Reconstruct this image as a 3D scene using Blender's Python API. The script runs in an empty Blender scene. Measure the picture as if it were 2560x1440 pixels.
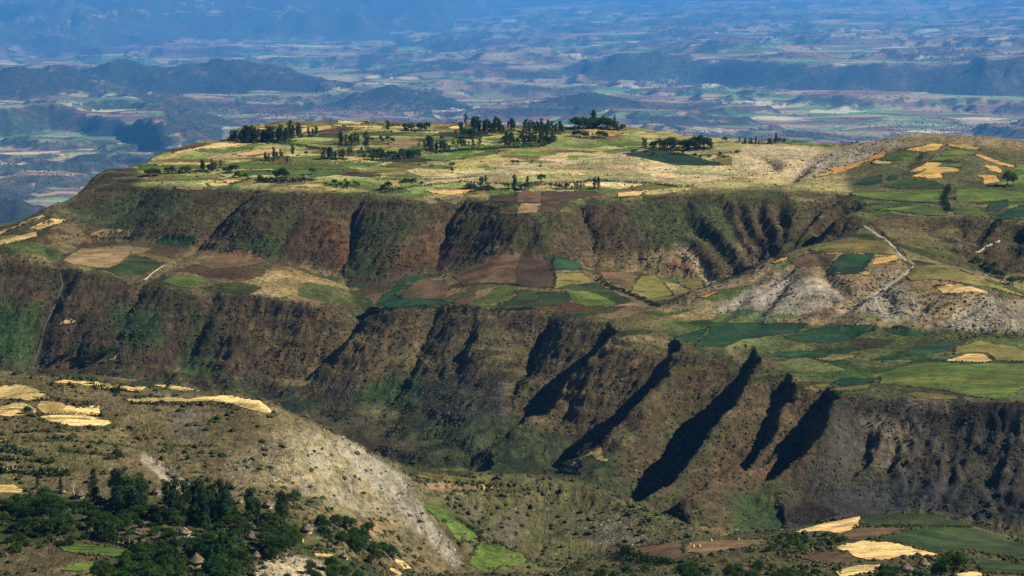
import bpy, bmesh, math, random
import numpy as np
from mathutils import Vector, Matrix
from mathutils.geometry import delaunay_2d_cdt

scene = bpy.context.scene
COL = scene.collection
rng = np.random.default_rng(7)
random.seed(7)

# ------------------------------------------------------------------ camera
CAMZ = 900.0                       # metres above the far plain before its scaling
PITCH = math.radians(7.95)
HFOV = math.radians(21.0)
W0, H0 = 2560.0, 1440.0            # image pixels used for the plan below
F0 = (W0 / 2) / math.tan(HFOV / 2)
cam_d = bpy.data.cameras.new('camera')
cam_d.sensor_fit = 'HORIZONTAL'
cam_d.angle = HFOV
cam_d.clip_start = 5.0
cam_d.clip_end = 500000.0
cam = bpy.data.objects.new('camera', cam_d)
COL.objects.link(cam)
cam.location = (0, 0, CAMZ)
cam.rotation_euler = (math.pi / 2 - PITCH, 0, 0)
scene.camera = cam

# ------------------------------------------------------------------ sky, sun, exposure
SUN_EL = math.radians(36.0)
SUN_AZ = math.radians(-4.0)        # from +X towards +Y
sd = Vector((math.cos(SUN_EL) * math.cos(SUN_AZ), math.cos(SUN_EL) * math.sin(SUN_AZ), math.sin(SUN_EL)))
world = bpy.data.worlds.new('World')
scene.world = world
world.use_nodes = True
wn, wl = world.node_tree.nodes, world.node_tree.links
wn.clear()
sky = wn.new('ShaderNodeTexSky')
sky.sky_type = 'NISHITA'
sky.sun_disc = False
sky.sun_elevation = SUN_EL
sky.sun_rotation = math.pi / 2 - SUN_AZ
sky.altitude = 3000
sky.air_density = 0.7
sky.dust_density = 0.4
bg = wn.new('ShaderNodeBackground')
bg.inputs['Strength'].default_value = 0.05
wo = wn.new('ShaderNodeOutputWorld')
wl.new(sky.outputs[0], bg.inputs[0])
wl.new(bg.outputs[0], wo.inputs['Surface'])
sun_d = bpy.data.lights.new('sun', 'SUN')
sun_d.energy = 5.0
sun_d.angle = math.radians(0.5)
sun_d.color = (1.0, 0.95, 0.86)
sun = bpy.data.objects.new('sun', sun_d)
COL.objects.link(sun)
sun.location = (3000, 500, 3000)
sun.rotation_euler = sd.to_track_quat('Z', 'Y').to_euler()
scene.view_settings.view_transform = 'Standard'
scene.view_settings.look = 'None'
scene.view_settings.gamma = 1.0
scene.view_settings.exposure = 0.6
scene.view_settings.use_curve_mapping = False
scene.render.engine = 'CYCLES'
scene.cycles.use_denoising = True
scene.cycles.max_bounces = 6
scene.cycles.diffuse_bounces = 1
scene.cycles.volume_bounces = 2
scene.cycles.transparent_max_bounces = 8

# ------------------------------------------------------------------ helpers: image coordinates
cP, sP = math.cos(PITCH), math.sin(PITCH)

def ray(u, v):
    """Direction per metre of northing (y) for image pixel u, v: returns x/y and z/y."""
    a = (np.asarray(u, float) - W0 / 2) / F0
    b = -(np.asarray(v, float) - H0 / 2) / F0
    y = cP + b * sP
    return a / y, (-sP + b * cP) / y

def P(u, v, y):
    kx, kz = ray(u, v)
    return float(kx * y), float(y), float(CAMZ + kz * y)

def project(x, y, z):
    zr = z - CAMZ
    d = y * cP - zr * sP
    b = (y * sP + zr * cP) / d
    return W0 / 2 + F0 * x / d, H0 / 2 - F0 * b

# ------------------------------------------------------------------ helpers: noise
def _hash(ix, iy, seed):
    h = (ix.astype(np.int64) * 374761393 + iy.astype(np.int64) * 668265263 + seed * 2147483647) & 0xFFFFFFFF
    h = ((h ^ (h >> 13)) * 1274126177) & 0xFFFFFFFF
    h = (h ^ (h >> 16)) & 0xFFFFFFFF
    return h

_PR = np.random.default_rng(99)
_PERM = np.concatenate([_PR.permutation(1024)] * 2).astype(np.int32)
_ANG = _PR.random(1024) * 2 * math.pi
_GXT, _GYT = np.cos(_ANG).astype(np.float32) * 1.5, np.sin(_ANG).astype(np.float32) * 1.5

def vnoise(x, y, seed=0):
    """gradient noise about -1..1"""
    x, y = np.broadcast_arrays(np.asarray(x, float), np.asarray(y, float))
    x0 = np.floor(x); y0 = np.floor(y)
    fx = (x - x0).astype(np.float32); fy = (y - y0).astype(np.float32)
    ix = (x0.astype(np.int64) + seed * 131) & 1023; iy = (y0.astype(np.int64) + seed * 57) & 1023
    ux = fx * fx * fx * (fx * (fx * 6 - 15) + 10)
    uy = fy * fy * fy * (fy * (fy * 6 - 15) + 10)
    ix1 = (ix + 1) & 1023; iy1 = (iy + 1) & 1023
    def c(a, b, dx, dy):
        h = _PERM[_PERM[a] + b]
        return _GXT[h] * (fx - dx) + _GYT[h] * (fy - dy)
    n0 = c(ix, iy, 0, 0); n0 += ux * (c(ix1, iy, 1, 0) - n0)
    n1 = c(ix, iy1, 0, 1); n1 += ux * (c(ix1, iy1, 1, 1) - n1)
    n0 += uy * (n1 - n0)
    return n0

def fbm(x, y, seed=0, octv=4, gain=0.5):
    s = 0; a = 1.0; f = 1.0
    for i in range(octv):
        s = s + a * vnoise(x * f, y * f, seed + i * 17)
        a *= gain; f *= 2.03
    return s

def ridged(x, y, seed=0, octv=3):
    s = 0; a = 1.0; f = 1.0
    for i in range(octv):
        s = s + a * (1 - 2 * np.abs(vnoise(x * f, y * f, seed + i * 31)))
        a *= 0.5; f *= 2.1
    return s

def smooth(e0, e1, x):
    t = np.clip((x - e0) / (e1 - e0), 0, 1)
    return t * t * (3 - 2 * t)

def densify(pl, step=14.0):
    out = []
    for a, b in zip(pl[:-1], pl[1:]):
        n = max(1, int(math.hypot(b[0] - a[0], b[1] - a[1]) / step))
        for k in range(n):
            f = k / n
            out.append(tuple(a[i] + (b[i] - a[i]) * f for i in range(len(a))))
    out.append(tuple(pl[-1]))
    return out

def blur(a, s):
    r = int(3 * s + 1)
    k = np.exp(-0.5 * (np.arange(-r, r + 1) / s) ** 2); k /= k.sum()
    p = np.pad(a, ((r, r), (0, 0)), mode='edge')
    o = sum(k[i] * p[i:i + a.shape[0]] for i in range(2 * r + 1))
    p = np.pad(o, ((0, 0), (r, r)), mode='edge')
    return sum(k[i] * p[:, i:i + a.shape[1]] for i in range(2 * r + 1))
# ------------------------------------------------------------------ the highland: image lines (pixel u, pixel v, northing)
LINES = [
 # back brow of the upper plateau
 [(-500,640,3100),(0,560,3100),(100,535,3080),(150,510,3080),(200,470,3150),(222,440,3205),(245,423,3245),(290,416,3275),(330,415,3290),(360,408,3330)],
 [(360,408,3330),(400,372,3420),(500,352,3500),(580,342,3560),(600,312,3736),(720,300,3750),(1000,303,3750),(1300,312,3700),(1600,318,3650),
  (1700,330,3580),(1725,345,3500),(1840,353,3450),(1970,350,3450),(2100,360,3400),(2200,347,3300),(2280,333,3250),(2400,336,3250),(2480,340,3250),(2560,350,3250),(3050,390,3250)],
 # plateau
 [(600,350,3540),(900,345,3540),(1300,345,3520),(1600,350,3480),(1700,365,3420)],
 [(440,400,3350),(900,400,3280),(1300,400,3270),(1600,400,3270),(1800,395,3270),(1880,400,3250)],
 [(450,430,3220),(900,440,3130),(1300,440,3130),(1600,440,3130),(1800,430,3170)],
 [(1890,405,3220),(1935,430,3170),(1980,452,3100)],
 [(2020,400,3250),(2060,430,3150),(2100,460,3050)],
 [(2250,420,3100),(2400,400,3120),(2560,430,3080),(3050,450,3050)],
 [(2300,480,2980),(2450,480,2960),(2560,490,2940),(3050,520,2900)],
 # front rim of the upper plateau
 [(-500,700,2900),(0,640,2925),(60,620,2950),(120,570,3030),(190,500,3100),(330,462,3130),(480,465,3090),(620,470,3060),(720,475,3030),(900,480,3010),(960,490,2990),(1100,490,2980),(1180,490,2975),
  (1250,510,2945),(1300,528,2920),(1420,526,2920),(1480,506,2945),(1560,490,2970),(1700,475,2990),(1850,480,2980),(2000,475,2980),(2140,490,2950),(2200,520,2880),(2300,540,2830),(2460,540,2810),(2560,555,2780),(3050,600,2700)],
 # foot of the upper scarp
 [(220,600,3030),(330,600,3020),(500,600,2985),(620,640,2935),(750,660,2905),(860,690,2870),(940,710,2850),(1000,690,2865),(1100,670,2875),(1180,650,2880),(1290,635,2850),(1380,630,2850),(1480,660,2860),(1600,680,2860),(1700,700,2840),(1780,705,2830),(1900,660,2850),(2010,620,2850)],
 [(2010,620,2850),(2080,570,2860),(2140,540,2870)],
 # middle ridge, its crest
 [(2160,548,2840),(2150,590,2765),(2050,605,2740),(1950,640,2720),(1870,680,2700),(1780,715,2690),(1700,745,2690),(1640,765,2690)],
 [(2170,555,2820),(2230,610,2720),(2280,660,2650),(2400,670,2625),(2480,700,2590),(2560,735,2560),(3050,830,2500)],
 [(2300,590,2780),(2400,600,2760),(2560,640,2740),(3050,660,2720)],
 [(2400,640,2735),(2450,665,2720),(2530,715,2690),(3050,790,2640)],
 [(1700,790,2600),(1800,800,2560),(1950,800,2555),(2100,780,2550),(2200,800,2510),(2350,815,2490),(2560,830,2470),(3050,850,2440)],
 [(2050,680,2660),(2150,660,2670),(2240,690,2620),(2120,740,2590),(2000,790,2560)],
 [(2400,730,2550),(2500,770,2520)],
 # front rim of the middle terrace
 [(-500,650,2900),(0,652,2860),(90,652,2855),(150,668,2835),(280,690,2812),(400,700,2795),(500,735,2768),(620,730,2772),(700,745,2755),(870,765,2728),(920,775,2714),(1000,770,2710),(1100,768,2706),(1250,775,2678),(1400,775,2650),(1530,785,2620),
  (1560,830,2530),(1660,860,2480),(1760,870,2470),(1880,880,2455),(1960,930,2370),(2000,965,2310),(2080,990,2260),(2200,992,2250),(2300,1000,2235),(2450,1005,2225),(2560,1010,2205),(3050,1030,2150)],
 [(1700,810,2570),(1900,815,2555),(2100,840,2500),(2300,850,2470),(2560,850,2460),(3050,870,2420)],
 [(2100,930,2360),(2300,930,2340),(2400,900,2390),(2560,940,2310),(3050,960,2280)],
 # foot of the lower scarp
 [(-500,930,2715),(0,930,2712),(200,930,2702),(380,945,2680),(550,985,2640),(700,1015,2590),(850,1080,2520),(950,1150,2445),(1060,1190,2380),(1200,1170,2350),(1300,1150,2360),(1420,1140,2330),(1520,1230,2150),(1620,1275,2070),(1750,1345,1985),(1900,1352,2000),(2100,1340,2050),(2300,1330,2070),(2560,1340,2060),(3050,1350,2040)],
 # shoulder knoll in the valley
 [(1030,1175,1690),(1140,1185,1700),(1250,1190,1700),(1330,1180,1720),(1450,1195,1720),(1560,1240,1700),(1640,1270,1680),(1780,1340,1620),(1850,1365,1600)],
 [(1050,1270,1655),(1150,1330,1650),(1250,1400,1630),(1330,1385,1645),(1450,1380,1640),(1540,1400,1620),(1650,1385,1615)],
 [(1100,1230,1680),(1300,1270,1695),(1450,1290,1695),(1600,1310,1660)],
 # near spur on the left
 [(-500,930,1500),(0,925,1480),(130,950,1440),(250,945,1440),(380,965,1430),(500,975,1420),(640,990,1410),(690,1015,1400),(740,1040,1405),(870,1100,1420),(1000,1165,1440),(1060,1270,1450),(1150,1400,1470),(1180,1440,1470),(1230,1520,1450)],
 [(-500,1060,1380),(150,1060,1370),(280,1060,1370)],[(-500,1150,1310),(100,1150,1310),(350,1150,1310)],
 [(550,1100,1350),(600,1200,1290)],[(750,1150,1350),(850,1250,1330),(950,1330,1330),(1050,1400,1340),(1100,1440,1330)],
 [(-500,1250,1260),(100,1250,1260),(350,1250,1260),(600,1260,1250),(750,1300,1240)],
 [(-500,1350,1190),(100,1350,1190),(400,1380,1170),(650,1400,1165),(850,1420,1180),(950,1440,1200)],
 [(-500,1440,1140),(100,1440,1140),(500,1440,1130),(650,1450,1130)],
 [(-600,1540,1040),(100,1540,1040),(500,1540,1030),(900,1540,1060),(1100,1540,1150),(1400,1540,1150),(1800,1540,1040),(2300,1540,1030),(3150,1540,1030)],
 # near knoll on the right
 [(1540,1365,1400),(1700,1350,1400),(1930,1330,1400),(2150,1290,1400),(2300,1277,1400),(2400,1300,1400),(2560,1345,1380),(3050,1400,1350)],
 [(1400,1440,1380),(1550,1440,1280),(1750,1440,1200),(2000,1440,1160),(2300,1440,1150),(2560,1440,1150),(3050,1440,1150)],
 [(1750,1390,1310),(2000,1380,1280),(2250,1370,1270),(2450,1400,1240),(3050,1420,1230)],
]
HIDDEN = []                        # ground behind the brows: (pixel u, northing, metres below the eye)
for u in range(-500, 3100, 120):
    if u < 800:
        HIDDEN += [(u, 1700, 390), (u, 1950, 470), (u, 2300, 482)]
    elif u < 1000:
        HIDDEN += [(u, 1720, 400), (u, 2000, 490), (u, 2250, 506)]
    elif u < 1500:
        HIDDEN += [(u, 1900, 440), (u, 2050, 482), (u, 2200, 490)]
    elif u < 1700:
        HIDDEN += [(u, 1840, 440), (u, 1960, 475)]
    else:
        HIDDEN += [(u, 1600, 400), (u, 1750, 455), (u, 1900, 482)]
    ya = 3420 if u < 300 else (3990 if u < 1800 else 3650)
    HIDDEN += [(u, ya, 420 if u > 300 else 480), (u, ya + 250, 560), (u, 4700, 720)]

for (u, v, y) in [(-400,620,3100),(-250,600,3100),(-100,575,3100),(0,560,3100),(50,548,3090),(100,535,3080),(150,510,3080),(200,470,3150),(230,445,3200),(260,420,3250),(300,417,3275),(330,415,3290),(360,408,3330),(400,372,3420),(450,362,3460),(500,352,3500),(580,342,3560)]:
    z_ = -float(ray(u, v)[1]) * y
    HIDDEN += [(u, y + 45, z_ + 30), (u, y + 120, z_ + 95)]
pts = {}
for pl in LINES:
    for (u, v, y) in densify(pl):
        x, yy, z = P(u, v, y)
        pts[(round(x, 1), round(yy, 1))] = z
for (u, y, d) in HIDDEN:
    x = (u - W0 / 2) / F0 * y
    pts[(round(x, 1), round(y, 1))] = CAMZ - d
pv = [Vector(k) for k in pts]
pz = np.array(list(pts.values()))
cv, ce, cf, ov, oe, of = delaunay_2d_cdt(pv, [], [], 0, 1e-4)
cz = np.array([np.mean([pz[i] for i in o]) for o in ov])
cx = np.array([v.x for v in cv]); cy = np.array([v.y for v in cv])

GS = 2.5
GX0, GX1, GY0, GY1 = -1080.0, 1080.0, 1020.0, 4560.0
NXg, NYg = int((GX1 - GX0) / GS) + 1, int((GY1 - GY0) / GS) + 1
HG = np.full((NYg, NXg), np.nan)
gxs = GX0 + GS * np.arange(NXg); gys = GY0 + GS * np.arange(NYg)
for f in cf:
    a, b, c = f
    xa, xb, xc, ya, yb, yc = cx[a], cx[b], cx[c], cy[a], cy[b], cy[c]
    det = (yb - yc) * (xa - xc) + (xc - xb) * (ya - yc)
    if abs(det) < 1e-6: continue
    i0 = max(0, int((min(xa, xb, xc) - GX0) / GS)); i1 = min(NXg - 1, int((max(xa, xb, xc) - GX0) / GS) + 1)
    j0 = max(0, int((min(ya, yb, yc) - GY0) / GS)); j1 = min(NYg - 1, int((max(ya, yb, yc) - GY0) / GS) + 1)
    if i1 < i0 or j1 < j0: continue
    X = gxs[None, i0:i1 + 1]; Y = gys[j0:j1 + 1, None]
    l1 = ((yb - yc) * (X - xc) + (xc - xb) * (Y - yc)) / det
    l2 = ((yc - ya) * (X - xc) + (xa - xc) * (Y - yc)) / det
    l3 = 1 - l1 - l2
    m = (l1 >= -1e-6) & (l2 >= -1e-6) & (l3 >= -1e-6)
    sub = HG[j0:j1 + 1, i0:i1 + 1]
    zz = l1 * cz[a] + l2 * cz[b] + l3 * cz[c]
    sub[m] = zz[m]
for j in range(NYg):               # fill the margins sideways
    r = HG[j]; ok = ~np.isnan(r)
    if ok.any() and not ok.all():
        r[~ok] = np.interp(gxs[~ok], gxs[ok], r[ok])
rows_ok = [j for j in range(NYg) if not np.isnan(HG[j]).any()]
for j in range(NYg):
    if np.isnan(HG[j]).any():
        HG[j] = HG[min(rows_ok, key=lambda q: abs(q - j))]
# soften: rims stay fairly crisp far away
HG = 0.55 * blur(HG, 1.6) + 0.45 * blur(HG, 3.2)

def sample(G, x, y):
    fx = np.clip((np.asarray(x, float) - GX0) / GS, 0, NXg - 1.001); fy = np.clip((np.asarray(y, float) - GY0) / GS, 0, NYg - 1.001)
    i = fx.astype(int); j = fy.astype(int); a = fx - i; b = fy - j
    return (G[j, i] * (1 - a) + G[j, i + 1] * a) * (1 - b) + (G[j + 1, i] * (1 - a) + G[j + 1, i + 1] * a) * b

def hit(u, v, d=0.0, fn=None, ymin=1050.0, ymax=4300.0, step=2.0):
    """where the sight line (u,v) first meets the ground lowered by d -> x,y,z arrays"""
    u = np.atleast_1d(np.asarray(u, float)); v = np.atleast_1d(np.asarray(v, float))
    d = np.broadcast_to(np.asarray(d, float), u.shape)
    kx, kz = ray(u, v)
    ys = np.arange(ymin, ymax, step)
    X = kx[:, None] * ys; Z = CAMZ + kz[:, None] * ys
    G = (sample(HG, X, ys[None, :] + 0 * X) if fn is None else fn(X, ys[None, :] + 0 * X)) - d[:, None]
    below = Z <= G
    k = np.where(below.any(1), below.argmax(1), len(ys) - 1)
    k0 = np.maximum(k - 1, 0)
    r = np.arange(len(u))
    g0 = (Z - G)[r, k0]; g1 = (Z - G)[r, k]
    f = np.where(np.abs(g0 - g1) > 1e-9, g0 / (g0 - g1 + 1e-12), 0); f = np.clip(f, 0, 1)
    y = ys[k0] + (ys[k] - ys[k0]) * f
    return kx * y, y, CAMZ + kz * y
# ------------------------------------------------------------------ ravines: (points (pixel u, pixel v, depth m), west half-width, east half-width)
RAVINES = [
 # upper scarp
 ([(385,470,4),(350,520,12),(300,555,12),(235,590,8),(150,650,6)], 70, 60, 1),
 ([(640,478,8),(605,535,30),(555,585,30),(490,640,14),(420,680,6),(360,700,5)], 85, 75, 1),
 ([(915,488,6),(887,555,24),(876,620,26),(862,690,14),(885,745,8)], 75, 70, 1),
 ([(1170,493,5),(1135,535,20),(1116,600,28),(1093,672,10)], 70, 65, 1),
 ([(1455,505,5),(1458,560,24),(1480,625,26),(1487,690,10),(1560,730,5)], 60, 55, 1),
 ([(1530,560,4),(1500,600,12),(1482,630,16)], 14, 14),
 ([(1330,560,2),(1320,600,6),(1300,630,3)], 14, 12),
 ([(760,500,2),(740,560,6),(700,620,4)], 22, 16),
 ([(1010,510,2),(985,570,5),(960,640,4)], 26, 18),
 ([(480,480,2),(450,530,5),(400,580,3)], 26, 16),
 ([(1690,600,3),(1745,665,7),(1785,710,5)], 10, 10),
 ([(1700,490,2),(1735,570,8),(1800,640,10),(1860,690,5)], 18, 15),
 ([(1780,495,2),(1815,550,9),(1860,620,10),(1905,655,4)], 16, 14),
 ([(1840,510,2),(1862,570,10),(1900,630,9),(1935,655,3)], 14, 12),
 ([(1895,510,2),(1905,570,9),(1925,620,8),(1955,645,3)], 13, 12),
 ([(1950,500,2),(1950,560,7),(1965,610,6)], 12, 12),
 ([(2100,500,4),(2050,545,14),(2010,590,12),(1985,630,5)], 22, 16),
 ([(2160,515,5),(2110,560,22),(2060,595,22),(2015,628,8)], 22, 24),
 ([(2395,560,3),(2415,600,8),(2440,640,5)], 16, 14),
 ([(2490,545,3),(2460,590,10),(2430,625,5)], 20, 14),
 ([(2580,560,4),(2545,600,10),(2530,640,4)], 20, 16),
 # lower scarp
 ([(120,640,4),(140,665,6),(158,712,7),(115,810,6),(90,900,4),(75,950,3)], 30, 16),
 ([(420,680,4),(375,710,12),(340,770,14),(300,840,8)], 55, 45, 1),
 ([(560,745,4),(540,770,14),(490,845,18),(440,900,8)], 55, 50, 1),
 ([(625,755,3),(590,790,7),(550,835,7),(510,885,5)], 24, 14),
 ([(930,770,6),(915,800,24),(850,875,24),(760,930,12),(690,960,4)], 75, 65, 1),
 ([(1100,772,4),(1090,800,14),(1062,870,20),(1035,930,12),(960,1010,5)], 60, 55, 1),
 ([(1180,790,2),(1165,850,8),(1150,910,6)], 22, 14),
 ([(1385,780,5),(1375,830,20),(1340,890,24),(1325,930,16),(1260,1000,6)], 60, 50, 1),
 ([(2175,1050,3),(2165,1110,16),(2140,1165,12),(2120,1190,2)], 24, 14),
 ([(2235,1060,2),(2230,1120,8),(2215,1170,2)], 16, 10),
 ([(2390,1030,2),(2380,1090,7),(2370,1150,2)], 16, 10),
 ([(2470,1100,2),(2460,1160,9),(2490,1200,2)], 18, 14),
 ([(2330,1020,2),(2320,1080,5),(2300,1150,2)], 14, 10),
 ([(2520,1160,2),(2510,1200,6),(2530,1230,2)], 14, 10),
 # near spur, side valley, middle ridge
 ([(270,1050,1),(350,1130,3.5),(430,1185,3.5),(510,1235,2)], 14, 26),
 ([(2165,560,2),(2215,600,4),(2262,645,4),(2285,665,2)], 6, 6),
 ([(2275,670,2),(2215,720,6),(2130,775,6),(2060,808,3)], 22, 16),
 ([(2035,640,2),(2070,700,5),(2130,752,5)], 14, 12),
 ([(2500,760,2),(2440,775,8),(2395,805,7),(2320,825,2)], 20, 14),
 ([(2230,700,2),(2205,745,6),(2225,790,3)], 12, 10),
 ([(1985,688,1),(1960,735,5),(1905,790,4),(1880,806,1)], 16, 11),
 ([(2075,715,1),(2085,760,4),(2060,800,2)], 12, 9),
 ([(2340,740,1),(2295,785,5),(2235,812,2)], 16, 11),
 ([(2455,705,1),(2480,755,4),(2500,790,2)], 14, 10),
 ([(1880,715,1),(1855,760,4),(1815,795,2)], 14, 10),
 ([(2010,650,1),(1965,690,3.5),(1900,735,2)], 12, 9),
 ([(1885,392,2),(1930,425,8),(1985,455,3)], 26, 16),
 ([(2035,405,2),(1995,440,8),(1960,462,4)], 30, 20),
 ([(2300,370,2),(2285,400,6),(2260,440,2)], 18, 14),
]
def seg_dist(X, Y, pl):
    """distance to a plan polyline, signed side (x of cell minus x of foot), position-weighted depth"""
    best = np.full(X.shape, 1e9); dep = np.zeros(X.shape); side = np.zeros(X.shape)
    for (xa, ya, da), (xb, yb, db) in zip(pl[:-1], pl[1:]):
        vx, vy = xb - xa, yb - ya
        L = vx * vx + vy * vy + 1e-9
        t = np.clip(((X - xa) * vx + (Y - ya) * vy) / L, 0, 1)
        fx, fy = xa + t * vx, ya + t * vy
        d = np.hypot(X - fx, Y - fy)
        m = d < best
        best = np.where(m, d, best)
        dep = np.where(m, da + t * (db - da), dep)
        side = np.where(m, X - fx, side)
    return best, dep, side

BASE = HG.copy()
gX, gY = np.meshgrid(gxs, gys)
# the upper scarp swells out in rounded shoulders
g1_, g2_ = np.gradient(BASE, GS)
hU = np.clip((BASE - (CAMZ - 384)) / 72.0, 0, 1)
BASE = BASE + smooth(2800, 2860, gY) * smooth(3090, 3030, gY) * smooth(0.16, 0.36, blur(np.hypot(g1_, g2_), 3)) * 40.0 * hU * (1 - hU)
HG = BASE.copy()
gy_, gx_ = np.gradient(BASE, GS)
SLOPE0 = np.hypot(gx_, gy_)
wobx = 5 * fbm(gX / 70, gY / 70, 5, 3) + 2.5 * fbm(gX / 18, gY / 18, 6, 2)
woby = 5 * fbm(gX / 70, gY / 70, 15, 3)
CUT = np.zeros_like(HG)
RAV_PLAN = []
for pl, ww, we, *dm in RAVINES:
    a = densify(pl, 25)
    u = np.array([p[0] for p in a]); v = np.array([p[1] for p in a]); d = np.array([p[2] for p in a])
    x, y, z = hit(u, v, d * 0.9, ymin=1050.0 if (u[0] < 600 and v[0] > 1000) else 1860.0)
    plan = list(zip(x, y, d))
    RAV_PLAN.append(plan)
    R = max(ww, we) * 1.3 + 14
    i0 = max(0, int((x.min() - R - GX0) / GS)); i1 = min(NXg, int((x.max() + R - GX0) / GS) + 2)
    j0 = max(0, int((y.min() - R - GY0) / GS)); j1 = min(NYg, int((y.max() + R - GY0) / GS) + 2)
    sl = (slice(j0, j1), slice(i0, i1))
    D, dep, side = seg_dist(gX[sl] + wobx[sl], gY[sl] + woby[sl], plan)
    w = np.where(side > 0, we, ww) * (0.55 + 0.45 * np.clip(dep / max(d), 0, 1) if not dm else 1.0)
    q = np.clip(1 - D / w, 0, 1)
    cut = -dep * (0.75 * q + 0.25 * q * q * (3 - 2 * q)) if not dm else -dep * (1 - (np.clip(D, 0, 400) / w + 0.002).clip(0, 1) ** 0.34)
    CUT[sl] = np.minimum(CUT[sl], cut)
# sharp spurs with a steep west wall: (crest points (pixel u, pixel v, weight)), crest rise, hollow depth, wall width, west rise width, east fade)
SPURS = [
 ([(1530,830,.3),(1505,850,.8),(1470,885,.9),(1412,925,.7),(1390,962,1),(1325,1012,1),(1288,1062,.9),(1228,1112,.3)], 10, 24, 17, 50, 50),
 ([(1700,880,.3),(1660,930,.9),(1572,1018,1),(1510,1075,.9),(1440,1132,.3)], 12, 32, 19, 58, 55),
 ([(1900,905,.3),(1875,930,.8),(1826,980,.9),(1759,1047,1),(1682,1114,1),(1596,1175,.9),(1525,1225,.3)], 18, 46, 24, 62, 55),
 ([(1995,975,.3),(1979,1000,.6),(1922,1047,.9),(1874,1085,1),(1797,1172,1),(1730,1229,1),(1625,1274,.4)], 24, 58, 26, 66, 60),
 ([(2092,992,.5),(2080,1015,.9),(2060,1060,1),(2025,1110,1),(1979,1164,.7),(1945,1225,.15)], 12, 46, 26, 38, 45),
]
RISE = np.zeros_like(HG)
for pl, hup, ddn, wwall, wwest, weast in SPURS:
    a = densify(pl, 20)
    u = np.array([p[0] for p in a]); v = np.array([p[1] for p in a]); w_ = np.array([p[2] for p in a])
    x, y, z = hit(u, v, -hup * w_, ymin=1860.0)
    plan = list(zip(x, y, w_))
    R = wwall + wwest + 20
    i0 = max(0, int((x.min() - R - GX0) / GS)); i1 = min(NXg, int((x.max() + R - GX0) / GS) + 2)
    j0 = max(0, int((y.min() - R - GY0) / GS)); j1 = min(NYg, int((y.max() + R - GY0) / GS) + 2)
    sl = (slice(j0, j1), slice(i0, i1))
    D, wt, side = seg_dist(gX[sl] + 0.6 * wobx[sl], gY[sl] + 0.6 * woby[sl], plan)
    s_ = np.where(side > 0, D, -D)
    wtl = np.clip(wt, 0, 1)
    up = np.where(s_ > 0, hup * np.clip(1 - s_ / weast, 0, 1) ** 1.3, 0)
    tw = np.clip(-s_ / wwall, 0, 1)
    wall = np.where((s_ <= 0) & (s_ > -wwall), hup - (hup + ddn) * tw, 0)
    q = np.clip(1 - (-s_ - wwall) / wwest, 0, 1)
    west = np.where(s_ <= -wwall, -ddn * (0.55 * q + 0.45 * q * q * (3 - 2 * q)), 0)
    tot = (up + wall + west) * wtl * np.where(up + wall > 0, np.clip((wtl - 0.25) / 0.6, 0, 1), 1.0)
    CUT[sl] = np.minimum(CUT[sl], np.minimum(tot, 0))
    RISE[sl] = np.where(np.abs(np.maximum(tot, 0)) > RISE[sl], np.maximum(tot, 0), RISE[sl])
CUT = CUT + RISE
CUT = 0.6 * CUT + 0.4 * blur(CUT, 1.2)
# weathering of the steep faces: rills run down the fall line, faces lean south-west
steep = smooth(0.22, 0.55, blur(SLOPE0, 3))
sx = gX - 0.45 * gY
rill = ridged(sx / 34 + 0.4 * vnoise(gX / 60, gY / 60, 2), gY / 130, 3, 3)
rill2 = ridged(sx / 13 + 0.5 * vnoise(gX / 30, gY / 30, 4), gY / 60, 9, 2)
cliff = smooth(180, 330, gX) * smooth(2020, 2080, gY) * smooth(2300, 2235, gY)
# the lower scarp: cliffs above, talus below
zone = steep * smooth(2060, 2120, gY) * smooth(2790, 2740, gY)
hN = np.clip((BASE - (CAMZ - 492)) / 102.0, 0.0, 1.0)
expo = 1.35 + 0.45 * fbm(gX / 90, gY / 200, 131, 2) + 0.5 * smooth(230, 330, gX)
BASE = BASE + zone * ((hN ** np.clip(expo, 1.0, 2.2)) - hN) * 102.0
side = ridged((gX - 0.5 * gY) / 52 + 0.5 * vnoise(gX / 45, gY / 45, 133), gY / 120, 134, 3)
HG = BASE + CUT + zone * (1.7 * side + 5.5 * fbm(gX / 75, gY / 75, 151, 3) - 0.8) + cliff * steep * (4.2 * ridged(gX / 17 + 0.5 * vnoise(gX / 25, gY / 25, 44), gY / 40, 45, 3) - 1.5) + steep * (np.where(gY > 2790, 0.35, 0.75) * rill + np.where(gY > 2790, 0.3, 0.9) * rill2 - 0.4) + steep * smooth(2790, 2850, gY) * (2.5 * ridged((gX - 0.5 * gY) / 105 + 0.5 * vnoise(gX / 80, gY / 80, 141), gY / 260, 142, 2) - 1.5)
hollow = fbm(gX / 120, gY / 120, 21, 4)
near_w = smooth(2300, 1700, gY)
HG = HG + hollow * (1.6 + 1.2 * steep) * (1 - 0.3 * near_w) + near_w * 0.8 * fbm(gX / 28, gY / 28, 33, 3)

# hard beds stand out as ledges
led = zone * 0.6 + 0.28 * steep
HG = HG + led * 1.0 * np.sin(2 * math.pi * (HG + 3.0 * fbm(gX / 60, gY / 60, 161, 2)) / 12.0)
SLOPE1 = blur(np.hypot(*np.gradient(HG, GS)), 1.5)
STEEPG = smooth(0.3, 0.6, SLOPE1)
# ------------------------------------------------------------------ materials
def new_mat(name):
    m = bpy.data.materials.new(name)
    m.use_nodes = True
    nt = m.node_tree
    b = nt.nodes['Principled BSDF']
    b.inputs['Roughness'].default_value = 0.95
    b.inputs['Specular IOR Level'].default_value = 0.1
    return m, nt, b

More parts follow.
